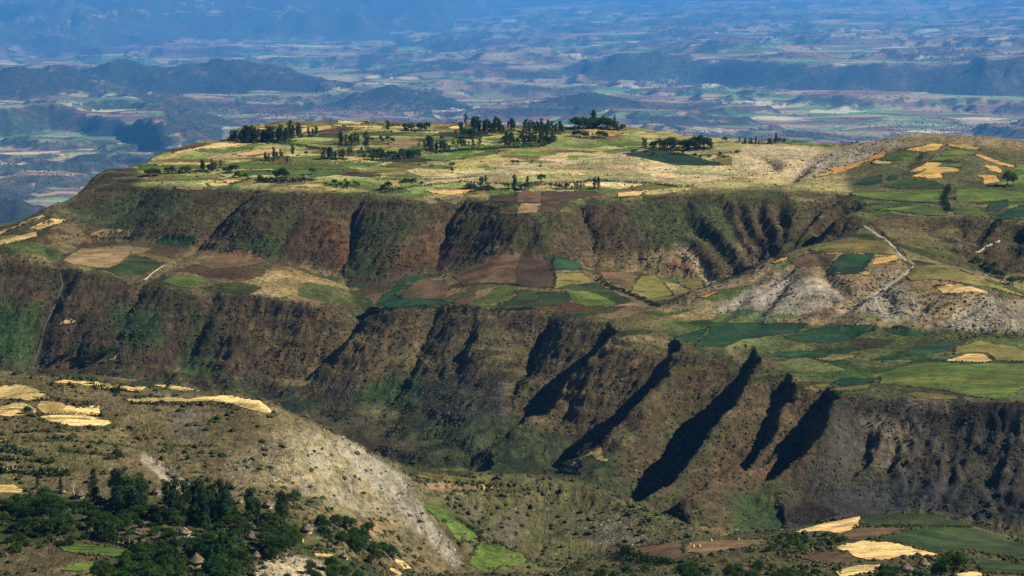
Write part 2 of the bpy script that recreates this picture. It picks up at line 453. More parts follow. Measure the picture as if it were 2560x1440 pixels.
def N(nt, t, **kw):
    n = nt.nodes.new(t)
    for k, v in kw.items():
        if k.startswith('i_'):
            n.inputs[k[2:].replace('_', ' ')].default_value = v
        else:
            setattr(n, k, v)
    return n

def L(nt, a, b): nt.links.new(a, b)

def coords(nt, scale=(1, 1, 1), rot=0.0):
    g = N(nt, 'ShaderNodeNewGeometry')
    mp = N(nt, 'ShaderNodeMapping')
    mp.inputs['Scale'].default_value = scale
    mp.inputs['Rotation'].default_value = (0, 0, rot)
    L(nt, g.outputs['Position'], mp.inputs['Vector'])
    return mp.outputs[0]

def noise(nt, vec, scale, detail=4, rough=0.6, dist=0.0):
    n = N(nt, 'ShaderNodeTexNoise')
    n.inputs['Scale'].default_value = scale; n.inputs['Detail'].default_value = detail
    n.inputs['Roughness'].default_value = rough; n.inputs['Distortion'].default_value = dist
    L(nt, vec, n.inputs['Vector'])
    return n.outputs['Fac']

def remap(nt, val, a, b, c, d, clamp=True):
    n = N(nt, 'ShaderNodeMapRange'); n.clamp = clamp
    for k, v in zip(('From Min', 'From Max', 'To Min', 'To Max'), (a, b, c, d)):
        n.inputs[k].default_value = v
    L(nt, val, n.inputs['Value'])
    return n.outputs[0]

def math2(nt, op, a, b=None):
    n = N(nt, 'ShaderNodeMath', operation=op)
    for i, v in enumerate((a, b)):
        if v is None: continue
        if isinstance(v, (int, float)): n.inputs[i].default_value = v
        else: L(nt, v, n.inputs[i])
    return n.outputs[0]

def mixc(nt, fac, a, b, mode='MIX'):
    n = N(nt, 'ShaderNodeMix', data_type='RGBA', blend_type=mode)
    if isinstance(fac, (int, float)): n.inputs[0].default_value = fac
    else: L(nt, fac, n.inputs[0])
    for i, v in ((6, a), (7, b)):
        if isinstance(v, tuple): n.inputs[i].default_value = v if len(v) == 4 else v + (1,)
        else: L(nt, v, n.inputs[i])
    return n.outputs[2]

def scale_col(nt, col, fac):
    n = N(nt, 'ShaderNodeVectorMath', operation='SCALE')
    L(nt, col, n.inputs[0]); L(nt, fac, n.inputs['Scale'])
    return n.outputs[0]

def ramp(nt, val, stops, interp='LINEAR'):
    n = N(nt, 'ShaderNodeValToRGB')
    cr = n.color_ramp; cr.interpolation = interp
    while len(cr.elements) < len(stops): cr.elements.new(0.5)
    for e, (p, c) in zip(cr.elements, stops):
        e.position = p; e.color = tuple(c) + (1,)
    L(nt, val, n.inputs[0])
    return n.outputs[0]

def attr(nt, name):
    n = N(nt, 'ShaderNodeAttribute'); n.attribute_name = name
    return n

def bump(nt, b, h, strength, dist):
    n = N(nt, 'ShaderNodeBump')
    n.inputs['Strength'].default_value = strength; n.inputs['Distance'].default_value = dist
    L(nt, h, n.inputs['Height']); L(nt, n.outputs[0], b.inputs['Normal'])

def ground_material():
    m, nt, b = new_mat('weathered_ground')
    base = attr(nt, 'soil').outputs['Color']
    rockw = attr(nt, 'rock').outputs['Fac']
    scrub = attr(nt, 'scrub').outputs['Fac']
    P1 = coords(nt)
    PS = coords(nt, (1.0, 0.35, 0.5), 0.42)
    n1 = noise(nt, P1, 0.16, 6, 0.68)
    n2 = noise(nt, P1, 0.035, 5, 0.6)
    n3 = noise(nt, PS, 0.22, 5, 0.7, 0.6)
    n9 = noise(nt, P1, 0.9, 3, 0.7)
    v = math2(nt, 'MULTIPLY', math2(nt, 'MULTIPLY', remap(nt, n9, 0.3, 0.7, 0.7, 1.32), remap(nt, n1, 0.28, 0.72, 0.36, 1.7)), remap(nt, n2, 0.3, 0.7, 0.72, 1.28))
    c = scale_col(nt, base, v)
    # dry earth showing through the grass
    warm = mixc(nt, remap(nt, n3, 0.5, 0.68, 0, 0.55), c, mixc(nt, 1.0, c, (1.16, 1.02, 0.86, 1), 'MULTIPLY'))
    # beds of different rock on the steep faces
    ge = N(nt, 'ShaderNodeNewGeometry'); sx = N(nt, 'ShaderNodeSeparateXYZ'); L(nt, ge.outputs['Position'], sx.inputs[0])
    sn = N(nt, 'ShaderNodeSeparateXYZ'); L(nt, ge.outputs['Normal'], sn.inputs[0])
    cz_ = N(nt, 'ShaderNodeCombineXYZ'); L(nt, math2(nt, 'ADD', sx.outputs[2], math2(nt, 'MULTIPLY', n2, 14.0)), cz_.inputs[2])
    bed = noise(nt, cz_.outputs[0], 0.17, 4, 0.7)
    stp2 = remap(nt, sn.outputs[2], 0.92, 0.72, 0, 1)
    fb = math2(nt, 'ADD', 1.0, math2(nt, 'MULTIPLY', stp2, remap(nt, bed, 0.3, 0.7, -0.42, 0.5)))
    warm = scale_col(nt, warm, fb)
    # low scrub too small to stand as plants of its own
    vor = N(nt, 'ShaderNodeTexVoronoi', feature='F1'); vor.inputs['Scale'].default_value = 0.28
    vor.inputs['Randomness'].default_value = 1.0
    L(nt, P1, vor.inputs['Vector'])
    dots = math2(nt, 'MULTIPLY', remap(nt, vor.outputs['Distance'], 0.42, 0.2, 0, 1), remap(nt, noise(nt, P1, 0.06, 4), 0.42, 0.6, 0, 1))
    vo2 = N(nt, 'ShaderNodeTexVoronoi', feature='F1'); vo2.inputs['Scale'].default_value = 0.75
    L(nt, P1, vo2.inputs['Vector'])
    dot2 = math2(nt, 'MULTIPLY', remap(nt, vo2.outputs['Distance'], 0.45, 0.25, 0, 1), remap(nt, noise(nt, P1, 0.045, 4, 0.65), 0.38, 0.58, 0.1, 1))
    dots = math2(nt, 'MAXIMUM', dots, math2(nt, 'MULTIPLY', dot2, 0.85))
    green = mixc(nt, n1, (0.020, 0.034, 0.012), (0.050, 0.060, 0.020))
    c2 = mixc(nt, math2(nt, 'MULTIPLY', dots, scrub), warm, green)
    # pale limestone patches
    nr = noise(nt, PS, 0.05, 7, 0.66, 0.8)
    nr2 = noise(nt, P1, 0.45, 3, 0.7)
    th = math2(nt, 'ADD', math2(nt, 'MULTIPLY', rockw, 0.42), math2(nt, 'ADD', nr, math2(nt, 'MULTIPLY', nr2, 0.16)))
    rk = math2(nt, 'MULTIPLY', remap(nt, th, 0.84, 1.02, 0, 1), remap(nt, rockw, 0.02, 0.2, 0, 1))
    pale = ramp(nt, noise(nt, P1, 0.3, 4), [(0.3, (0.28, 0.235, 0.16)), (0.55, (0.39, 0.335, 0.24)), (0.75, (0.54, 0.475, 0.36))])
    c3 = mixc(nt, rk, c2, pale)
    L(nt, c3, b.inputs['Base Color'])
    h = math2(nt, 'ADD', math2(nt, 'MULTIPLY', n3, 1.2), n1)
    h = math2(nt, 'MULTIPLY', h, remap(nt, rk, 0, 1, 1.0, 0.35))
    bump(nt, b, h, 0.9, 2.2)
    return m
GROUND = ground_material()

# ------------------------------------------------------------------ meshes of the land
def land(x, y):
    x = np.asarray(x, float); y = np.asarray(y, float)
    st = sample(STEEPG, x, y)
    return sample(HG, x, y) + 0.35 * vnoise(x / 9, y / 9, 77) + st * (1.25 * ridged((x - 0.45 * y) / 9 + 0.5 * vnoise(x / 14, y / 14, 78), y / 18, 79, 2) - 0.4)

def fan(y0, y1, g, k, nc):
    n = int(math.log(y1 / y0) / g) + 1
    ys = y0 * np.exp(np.linspace(0, math.log(y1 / y0), n))
    ks = np.linspace(-k, k, nc)
    return ks[None, :] * ys[:, None], np.repeat(ys[:, None], nc, 1)

def mesh_from(name, co, faces, smooth_=True):
    """faces: (n,k) array"""
    me = bpy.data.meshes.new(name)
    co = np.asarray(co, np.float32); faces = np.asarray(faces, np.int32)
    k = faces.shape[1]
    me.vertices.add(len(co)); me.vertices.foreach_set('co', co.ravel())
    me.loops.add(len(faces) * k); me.loops.foreach_set('vertex_index', faces.ravel())
    me.polygons.add(len(faces)); me.polygons.foreach_set('loop_start', np.arange(0, len(faces) * k, k, dtype=np.int32))
    me.polygons.foreach_set('use_smooth', np.full(len(faces), smooth_, bool))
    me.update(calc_edges=True)
    return me

def grid_object(name, X, Y, Z, mat, attrs, keep=None):
    nr, nc = X.shape
    co = np.stack([X, Y, Z], -1).reshape(-1, 3)
    idx = np.arange(nr * nc).reshape(nr, nc)
    q = np.stack([idx[:-1, :-1], idx[:-1, 1:], idx[1:, 1:], idx[1:, :-1]], -1).reshape(-1, 4)
    if keep is not None:
        q = q[keep[:-1, :-1].ravel()]
        used = np.unique(q)
        re = np.full(nr * nc, -1); re[used] = np.arange(len(used))
        q = re[q]; co = co[used]
    else:
        used = None
    me = mesh_from(name, co, q)
    for an, a in attrs.items():
        if a.ndim == 3 and an == 'plan':
            t = me.attributes.new(an, 'FLOAT_VECTOR', 'POINT')
            d = a.reshape(-1, 3).astype(np.float32)
            if used is not None: d = d[used]
            t.data.foreach_set('vector', d.ravel())
        elif a.ndim == 3:
            t = me.attributes.new(an, 'FLOAT_COLOR', 'POINT')
            d = np.ones((nr * nc, 4), np.float32); d[:, :3] = a.reshape(-1, 3)
            if used is not None: d = d[used]
            t.data.foreach_set('color', d.ravel())
        else:
            t = me.attributes.new(an, 'FLOAT', 'POINT')
            d = a.reshape(-1).astype(np.float32)
            if used is not None: d = d[used]
            t.data.foreach_set('value', d)
    me.materials.append(mat)
    o = bpy.data.objects.new(name, me); COL.objects.link(o)
    o['kind'] = 'structure'
    return o

def poly_dist(U, V, poly):
    """signed distance in polygon units, positive inside"""
    p = np.array(poly, float); n = len(p)
    ins = np.zeros(U.shape, bool); best = np.full(U.shape, 1e9)
    for i in range(n):
        x1, y1 = p[i]; x2, y2 = p[(i + 1) % n]
        c = ((y1 > V) != (y2 > V)) & (U < (x2 - x1) * (V - y1) / (y2 - y1 + 1e-12) + x1)
        ins ^= c
        vx, vy = x2 - x1, y2 - y1
        t = np.clip(((U - x1) * vx + (V - y1) * vy) / (vx * vx + vy * vy + 1e-9), 0, 1)
        best = np.minimum(best, np.hypot(U - x1 - t * vx, V - y1 - t * vy))
    return np.where(ins, best, -best)

# ground cover by place: (area, soil colour or None, weight, rock, scrub, feather)
COVER = [
 # plateau top: dry grazed grass
 ([(560,300),(1720,320),(2100,360),(2130,480),(1900,470),(1500,500),(1180,492),(900,482),(620,470),(350,462),(250,430),(360,408),(420,370)], (0.345,0.285,0.118), 0.9, None, 0.25, 10),
 ([(340,412),(900,405),(900,470),(620,468),(330,460)], (0.240,0.255,0.083), 0.6, None, 0.3, 12),
 ([(700,330),(1400,335),(1300,375),(800,395),(700,380)], (0.210,0.232,0.075), 0.55, None, 0.3, 14),
 ([(960,470),(1300,400),(1560,378),(1900,385),(1960,440),(1750,455),(1600,470),(1200,462)], (0.495,0.375,0.203), 0.7, 0.34, 0.2, 12),
 ([(1860,360),(2000,360),(2080,380),(1990,450),(1900,440),(1850,400)], (0.450,0.352,0.195), 0.8, 0.5, 0.5, 10),
 ([(1980,455),(2020,400),(2090,372),(2190,345),(2300,330),(2310,350),(2200,385),(2090,425),(2030,445)], (0.375,0.300,0.180), 0.8, 0.78, 0.9, 8),
 ([(2200,345),(2300,332),(2780,348),(2780,400),(2400,365),(2280,360)], (0.240,0.173,0.090), 0.8, 0.36, 0.9, 8),
 ([(2110,430),(2300,380),(2780,380),(2780,560),(2200,525),(2130,490)], (0.095,0.100,0.038), 0.75, 0.1, 0.5, 14),
 # terrace below
 ([(-220,560),(150,520),(260,570),(520,600),(860,690),(900,770),(600,735),(400,700),(150,660),(-220,650)], (0.147,0.109,0.052), 0.8, 0.12, 0.7, 12),
 ([(620,690),(760,660),(860,700),(880,760),(700,745),(560,720)], (0.250,0.181,0.088), 0.7, 0.1, 0.4, 14),
 ([(930,770),(1000,690),(1290,632),(1480,650),(1640,760),(1560,785)], (0.142,0.095,0.048), 0.8, 0.05, 0.4, 10),
 ([(1480,640),(1700,620),(1790,715),(1640,760),(1500,690)], (0.237,0.169,0.081), 0.7, 0.2, 0.6, 10),
 ([(1640,770),(1900,670),(2150,590),(2300,660),(2780,740),(2780,840),(1700,800)], (0.263,0.194,0.106), 0.85, 0.14, 0.5, 8),
 ([(1780,780),(1850,730),(1960,690),(2060,700),(2120,745),(2050,780),(1900,800)], (0.300,0.256,0.200), 0.85, 0.55, 0.2, 10),
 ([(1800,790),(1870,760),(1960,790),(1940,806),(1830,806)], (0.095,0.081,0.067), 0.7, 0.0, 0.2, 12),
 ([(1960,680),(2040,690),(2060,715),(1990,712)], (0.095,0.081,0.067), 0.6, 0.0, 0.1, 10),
 ([(2060,800),(2150,760),(2240,690),(2290,740),(2330,800),(2220,805),(2180,775)], (0.288,0.237,0.163), 0.7, 0.72, 0.5, 8),
 ([(2310,830),(2400,780),(2440,735),(2780,780),(2780,840),(2420,830)], (0.250,0.213,0.150), 0.7, 0.7, 0.4, 8),
 ([(1640,800),(2780,840),(2780,1000),(2080,985),(1960,925),(1880,878),(1680,858)], (0.080,0.095,0.030), 0.85, 0.0, 0.5, 10),
 ([(1690,595),(1720,610),(1790,690),(1800,720),(1755,715),(1690,640)], (0.312,0.250,0.163), 0.6, 0.6, 0.2, 8),
 ([(1840,600),(1960,640),(1950,660),(1870,690),(1810,660)], (0.162,0.123,0.071), 0.5, 0.45, 0.4, 10),
 # scarps: scrub and red earth; one valley foot with shade in its colour
 ([(760,540),(860,560),(880,680),(800,640)], (0.129,0.051,0.023), 0.7, 0, 0.5, 24),
 ([(960,640),(1100,560),(1110,650),(1010,690)], (0.110,0.052,0.025), 0.5, 0, 0.5, 24),
 ([(200,575),(260,560),(280,580),(210,610)], (0.145,0.056,0.028), 0.6, 0.3, 0.2, 10),
 ([(160,500),(330,470),(480,470),(430,540),(280,600),(170,560)], (0.032,0.048,0.015), 0.7, 0, 1.0, 26),
 ([(450,480),(620,480),(560,560),(430,600)], (0.056,0.046,0.017), 0.5, 0, 1.0, 26),
 ([(1560,500),(1800,490),(1840,600),(1700,620),(1560,580)], (0.045,0.065,0.019), 0.6, 0, 1.0, 30),
 ([(900,560),(1060,500),(1090,540),(960,640),(900,650)], (0.037,0.048,0.016), 0.55, 0, 1.0, 26),
 ([(1480,520),(1560,500),(1600,640),(1500,640)], (0.066,0.040,0.020), 0.5, 0, 0.8, 20),
 ([(580,600),(690,590),(700,650),(600,650)], (0.029,0.062,0.015), 0.6, 0, 1.0, 20),
 ([(870,640),(940,650),(930,700),(860,690)], (0.029,0.056,0.015), 0.6, 0, 1.0, 14),
 ([(-220,740),(110,760),(90,900),(-220,920)], (0.026,0.065,0.014), 0.75, 0, 1.0, 26),
 ([(270,770),(390,770),(420,860),(330,880)], (0.024,0.059,0.013), 0.75, 0, 1.0, 20),
 ([(440,880),(540,880),(560,940),(450,950)], (0.029,0.059,0.015), 0.6, 0, 1.0, 18),
 ([(860,1000),(960,940),(1060,930),(1080,1000),(980,1030)], (0.025,0.062,0.013), 0.75, 0, 1.0, 20),
 ([(740,960),(900,970),(880,1050),(760,1010)], (0.059,0.046,0.022), 0.5, 0, 1.0, 20),
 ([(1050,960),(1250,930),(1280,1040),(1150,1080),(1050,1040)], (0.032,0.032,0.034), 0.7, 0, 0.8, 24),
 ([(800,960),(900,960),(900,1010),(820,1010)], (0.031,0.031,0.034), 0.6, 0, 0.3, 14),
 ([(1000,1050),(1200,1040),(1230,1150),(1050,1160)], (0.031,0.042,0.017), 0.6, 0, 1.0, 24),
 ([(1240,1050),(1400,1000),(1420,1130),(1240,1170)], (0.034,0.045,0.018), 0.6, 0, 1.0, 24),
 ([(570,800),(820,800),(900,900),(700,960),(570,900)], (0.118,0.078,0.036), 0.6, 0, 1.0, 30),
 ([(880,830),(1060,800),(1050,930),(850,960)], (0.115,0.078,0.036), 0.6, 0, 1.0, 26),
 ([(1060,800),(1480,800),(1400,930),(1080,930)], (0.085,0.064,0.034), 0.6, 0.0, 1.0, 26),
 ([(1430,880),(1640,890),(1420,1100),(1280,1080)], (0.112,0.075,0.036), 0.6, 0, 0.8, 26),
 ([(1660,900),(1880,890),(1700,1060),(1560,1080)], (0.069,0.044,0.022), 0.6, 0, 0.7, 26),
 ([(1880,960),(2060,1000),(1900,1240),(1700,1260)], (0.075,0.046,0.023), 0.6, 0, 0.6, 26),
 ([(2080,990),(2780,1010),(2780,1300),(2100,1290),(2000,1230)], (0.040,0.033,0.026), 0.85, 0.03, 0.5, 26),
 ([(2150,1040),(2280,1040),(2260,1180),(2170,1170)], (0.125,0.098,0.060), 0.75, 0.34, 0.1, 22),
 ([(2260,990),(2380,995),(2370,1030),(2270,1020)], (0.153,0.105,0.073), 0.6, 0.5, 0.1, 8),
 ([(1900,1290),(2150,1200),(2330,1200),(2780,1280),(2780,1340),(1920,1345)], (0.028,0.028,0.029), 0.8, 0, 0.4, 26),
 ([(1810,1240),(1910,1230),(1960,1320),(1830,1345)], (0.022,0.048,0.012), 0.8, 0, 1.0, 16),
 ([(1640,1270),(1840,1250),(1840,1345),(1740,1340)], (0.059,0.039,0.020), 0.5, 0, 0.8, 20),
 ([(1000,1050),(1200,1030),(1420,1090),(1640,1255),(1560,1245),(1330,1182),(1020,1172)], (0.034,0.046,0.018), 0.75, 0, 1.0, 22),  # green-brown valley foot, shade behind the knoll darkened into its colour
 ([(190,505),(215,445),(245,422),(330,414),(370,440),(330,468),(210,520)], (0.055,0.038,0.020), 0.9, 0, 0.9, 9),
 ([(640,985),(800,985),(960,1060),(1080,1120),(1020,1178),(870,1108),(740,1048)], (0.048,0.040,0.022), 0.85, 0, 1.0, 14),
 # valley shoulder
 ([(1010,1170),(1330,1178),(1560,1240),(1790,1345),(1650,1420),(1240,1430),(1060,1280)], (0.105,0.098,0.040), 0.85, 0.05, 1.0, 8),
 ([(1430,1290),(1560,1290),(1640,1360),(1500,1380)], (0.153,0.131,0.090), 0.6, 0.42, 0.9, 16),
 ([(1230,1310),(1310,1270),(1320,1350),(1250,1370)], (0.095,0.081,0.063), 0.6, 0.0, 0.2, 16),
 ([(1120,1250),(1200,1250),(1210,1310),(1150,1300)], (0.081,0.070,0.050), 0.5, 0.0, 0.4, 14),
 # near spur
 ([(-220,930),(640,985),(700,1020),(1010,1165),(1160,1410),(1100,1440),(700,1300),(-220,1240)], (0.150,0.118,0.055), 0.9, 0.14, 0.9, 8),
 ([(-220,1060),(280,1060),(330,1120),(200,1190),(-220,1200)], (0.140,0.122,0.048), 0.6, 0.04, 0.8, 14),
 ([(370,1000),(640,1010),(690,1080),(640,1200),(470,1190),(390,1090)], (0.125,0.096,0.046), 0.7, 0.2, 1.0, 18),
 ([(430,1040),(500,1010),(520,1080),(480,1110),(430,1090)], (0.115,0.095,0.072), 0.6, 0, 0.2, 12),
 ([(680,1080),(780,1060),(900,1130),(1000,1230),(1050,1330),(900,1290),(760,1240),(660,1180)], (0.215,0.175,0.098), 0.75, 0.60, 0.9, 16),
 ([(560,1140),(680,1100),(700,1220),(560,1200)], (0.180,0.145,0.080), 0.6, 0.42, 0.9, 14),
 ([(840,1085),(890,1110),(1000,1180),(1070,1290),(1160,1400),(1140,1425),(1060,1360),(980,1270),(880,1150)], (0.210,0.185,0.130), 0.8, 0.74, 0.7, 8),
 ([(355,1125),(440,1178),(505,1225),(495,1245),(420,1210),(350,1150)], (0.300,0.240,0.160), 0.8, 0.9, 0.2, 5),
 ([(990,1160),(1060,1180),(1100,1300),(1070,1300)], (0.160,0.145,0.070), 0.5, 0.3, 0.5, 10),
 # village ground
 ([(-220,1250),(280,1240),(640,1260),(800,1320),(960,1420),(960,1540),(-220,1540)], (0.040,0.052,0.018), 0.9, 0.02, 1.0, 14),
 ([(-220,1380),(230,1350),(300,1440),(-220,1540)], (0.155,0.105,0.055), 0.7, 0.05, 0.3, 12),
 ([(290,1330),(350,1275),(400,1290),(390,1340)], (0.170,0.125,0.075), 0.7, 0.15, 0.1, 8),
 ([(240,1340),(400,1335),(420,1365),(300,1370)], (0.220,0.170,0.100), 0.7, 0.3, 0.1, 8),
 ([(640,1410),(700,1385),(800,1400),(830,1440),(640,1460)], (0.400,0.310,0.180), 0.8, 0.75, 0.1, 6),
 ([(740,1340),(860,1350),(900,1400),(780,1380)], (0.160,0.130,0.055), 0.7, 0.1, 0.2, 8),
 ([(880,1340),(1060,1340),(1120,1430),(960,1440)], (0.160,0.115,0.060), 0.7, 0.22, 0.9, 12),
 # near knoll
 ([(1540,1365),(1930,1330),(2300,1275),(2780,1345),(2780,1540),(1400,1540)], (0.080,0.072,0.030), 0.85, 0.0, 0.6, 6),
]
_vx, _vy = fan(1030, 4400, 0.0018, 0.30, 480)
_vv = project(_vx, _vy, land(_vx, _vy))[1]
_vrun = np.vstack([np.full((1, _vv.shape[1]), 1e9), np.minimum.accumulate(_vv, axis=0)[:-1]])
def seen_from_camera(X, Y):
    i = np.clip(np.round(np.log(Y / 1030.0) / math.log(4400 / 1030.0) * (_vx.shape[0] - 1)).astype(int) - 1, 0, _vx.shape[0] - 1)
    j = np.clip(np.round((X / Y + 0.30) / 0.60 * (_vx.shape[1] - 1)).astype(int), 0, _vx.shape[1] - 1)
    return _vrun[i, j]
def wide_fan(y0, y1, g, nc):
    """rows thin out with distance, the margins reach well past the view"""
    n = int(math.log(y1 / y0) / g) + 1
    ys = y0 * np.exp(np.linspace(0, math.log(y1 / y0), n))
    ks = np.linspace(-1, 1, nc)
    ks = 0.235 * (0.86 * ks + 0.14 * ks ** 3)
    return ks[None, :] * (0.8 * ys[:, None] + 900), np.repeat(ys[:, None], nc, 1)
def ground_cover(X, Y, Z):
    U, V = project(X, Y, Z)
    # only ground the camera sees takes the cover drawn in image coordinates
    vis = V <= seen_from_camera(X, Y) + 3.0
    gz, gxx = np.gradient(Z, axis=0), np.gradient(Z, axis=1)
    dy = np.gradient(Y, axis=0); dx = np.gradient(X, axis=1)
    sl = np.hypot(gz / dy, gxx / dx)
    st = smooth(0.25, 0.5, sl)[..., None]
    nA = fbm(X / 60, Y / 60, 51, 4)[..., None]
    nB = fbm(X / 17, Y / 17, 52, 3)[..., None]
    scarp = np.array([0.064, 0.042, 0.022]) + np.array([-0.018, 0.003, -0.006]) * smooth(-0.2, 0.7, nA) + np.array([0.022, 0.010, 0.004]) * smooth(0.0, 0.9, nB)
    flat = np.array([0.115, 0.092, 0.043]) + np.array([0.035, 0.02, 0.008]) * nA
    soil = flat * (1 - st) + scarp * st
    px_ = X / 38 + 0.35 * vnoise(X / 60, Y / 60, 211); py_ = Y / 30 + 0.35 * vnoise(X / 60, Y / 60, 212) + 0.25 * X / 38
    best = np.full(X.shape, 9.0); cell = np.zeros(X.shape)
    for ox in (-1, 0, 1):
        for oy in (-1, 0, 1):
            ixx = np.floor(px_) + ox; iyy = np.floor(py_) + oy
            h1 = _hash(ixx, iyy, 5) / 4294967296.0; h2 = _hash(ixx, iyy, 9) / 4294967296.0
            d_ = (px_ - ixx - h1) ** 2 + (py_ - iyy - h2) ** 2
            m_ = d_ < best
            best = np.where(m_, d_, best); cell = np.where(m_, _hash(ixx, iyy, 13) / 4294967296.0, cell)
    pr_ = 0.82 + 0.42 * cell
    plot = np.stack([pr_, pr_ * (0.93 + 0.16 * np.modf(cell * 7.3)[0]), pr_ * (0.72 + 0.34 * np.modf(cell * 3.7)[0])], -1)
    plot = plot * (0.66 + 0.66 * np.modf(cell * 11.1)[0])[..., None]
    kd = np.modf(cell * 5.7)[0]
    plot = plot * np.where((kd < 0.30)[..., None], np.array([0.42, 0.66, 0.40]), np.where((kd < 0.44)[..., None], np.array([0.46, 0.36, 0.34]), 1.0))
    rock = 0.05 * st[..., 0]
    scrub = 0.45 + 0.5 * st[..., 0]
    wu = U + 5 * nB[..., 0] + 7 * nA[..., 0]; wv = V + 4 * np.roll(nB, 7, 1)[..., 0]
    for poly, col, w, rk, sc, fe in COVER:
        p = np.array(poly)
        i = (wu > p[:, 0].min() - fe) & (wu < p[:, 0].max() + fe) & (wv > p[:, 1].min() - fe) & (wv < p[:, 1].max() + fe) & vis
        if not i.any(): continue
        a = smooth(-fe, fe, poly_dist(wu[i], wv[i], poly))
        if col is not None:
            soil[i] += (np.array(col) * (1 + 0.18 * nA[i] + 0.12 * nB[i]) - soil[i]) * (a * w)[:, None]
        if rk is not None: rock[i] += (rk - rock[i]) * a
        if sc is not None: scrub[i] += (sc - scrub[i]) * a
    dryg = smooth(120, 330, X) * smooth(2950, 3000, Y)
    soil = soil * (1 + (plot - 1) * (1 - st) * (np.where(Y > 1960, 1.0, 0.22) * (1 - 0.7 * dryg) * (1 - 0.8 * smooth(0.2, 0.5, rock)))[..., None])
    return np.clip(soil, 0.01, 1), rock, scrub

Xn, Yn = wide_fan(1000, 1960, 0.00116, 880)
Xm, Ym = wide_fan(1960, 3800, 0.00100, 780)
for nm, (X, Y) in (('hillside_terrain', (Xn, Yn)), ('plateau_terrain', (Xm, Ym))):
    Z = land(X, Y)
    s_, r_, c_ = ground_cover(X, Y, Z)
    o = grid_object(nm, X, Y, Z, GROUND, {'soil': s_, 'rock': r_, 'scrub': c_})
    o['label'] = 'near brown hillside with terraces above the village' if nm[0] == 'h' else 'brown stepped highland with scarps, ravines and a flat farmed top'
Xb, Yb = wide_fan(3800, 4500, 0.003, 400)
Zb = land(Xb, Yb)
def far_scale(Yu):
    """scale about the camera, growing with distance so far land takes more haze"""
    return 2.6 + 4.0 * smooth(8500, 23000, Yu)
# ------------------------------------------------------------------ the far plain, its hills and the mountain wall
def far_z(X, Y):
    """metres relative to the eye, before scaling"""
    U = W0 / 2 + F0 * (X / Y) * 0.9925
    base = -900 + 22 * fbm(X / 1500, Y / 2200, 61, 4) + 6 * fbm(X / 300, Y / 420, 63, 3)
    base = base + 180 * smooth(6800, 4500, Y)
    def yl(pts):                               # northing of an image line on the plain
        u = np.array([p[0] for p in pts], float); v = np.array([p[1] for p in pts], float)
        _, kz = ray(u, v)
        return np.interp(U, u, p_z / kz)
    # scarp running across the right half
    p_z = -880
    yt = yl([(900,190),(1150,190),(1400,192),(1700,196),(2000,212),(2300,222),(2600,228),(3300,240)])
    hgt = np.interp(U, [900, 1200, 1700, 2100, 2560, 3300], [0, 50, 110, 125, 165, 180])
    d = (yt - Y) + 120 * fbm(X / 420, Y / 420, 71, 3)
    base = base + hgt * smooth(330, -90, d)
    # low mesas on the left, near
    p_z = -900
    yt = yl([(-600,300),(30,322),(130,312),(300,340),(400,380),(520,395),(800,410)])
    d = (yt - Y) + 90 * fbm(X / 260, Y / 260, 72, 3)
    base = base + np.interp(U, [-600, 420, 560], [60, 60, 0]) * smooth(240, -60, d) * smooth(yt + 2600, yt + 900, Y)
    # strips of low mesa behind the highland
    mes = fbm(X / 1300 + 3.3, Y / 700, 73, 3)
    base = base + 26 * smooth(0.02, 0.10, mes) + 20 * smooth(0.34, 0.42, mes)
    fA = 0.16 * fbm(X / 220, Y / 260, 84, 4); fB = 0.1 * fbm(X / 90, Y / 90, 87, 3)
    def hill(u, v, y, rx, ry, h, seed, p=1.6):
        x, yy, z = P(u, v, y)
        r = np.sqrt(((X - x) / rx) ** 2 + ((Y - yy) / ry) ** 2) + fA
        return h * np.clip(1 - r, 0, 1) ** p * (1 + fB)
    hills = np.maximum.reduce([hill(322,205,13300,600,620,150,81,1.25), hill(520,205,13350,640,560,150,82,1.05), hill(420,215,13300,700,500,100,82,1.0), hill(640,222,13200,420,420,80,83), hill(150,222,12700,480,420,85,84),
                               hill(30,222,12300,420,500,95,85), hill(-90,222,12400,560,500,100,86), hill(985,240,12300,360,380,100,87), hill(1480,262,11800,260,260,50,88), hill(1000,250,12000,700,300,45,89),
                               hill(700,225,12900,500,300,50,80)])
    near_hill = np.maximum(hill(55,480,6500,420,700,200,90,1.1), hill(-200,480,6700,560,700,230,91,1.1))
    # mountain wall
    yb = np.interp(U, [-600, 0, 420, 700, 900, 1080, 1180, 1300, 1600, 2100, 2600, 3300], [16600, 16600, 16800, 17000, 17400, 18300, 20500, 22500, 23800, 23300, 22800, 22500])
    q = (Y - yb) + 900 * fbm(X / 1900, Y / 2600, 92, 4)
    mt = np.where(q > 0, 0.095 * q, 0.0)
    stp = 95.0
    k = mt / stp
    mt = stp * (np.floor(k) + smooth(0.25, 0.75, k - np.floor(k))) * 0.55 + mt * 0.45
    mt = mt + smooth(0, 900, q) * (70 * ridged(X / 900 + 0.3 * vnoise(X / 700, Y / 700, 95), Y / 1500, 93, 3))
    mt = np.minimum(mt, 780)
    return base + hills + near_hill + mt, hills + near_hill, mt

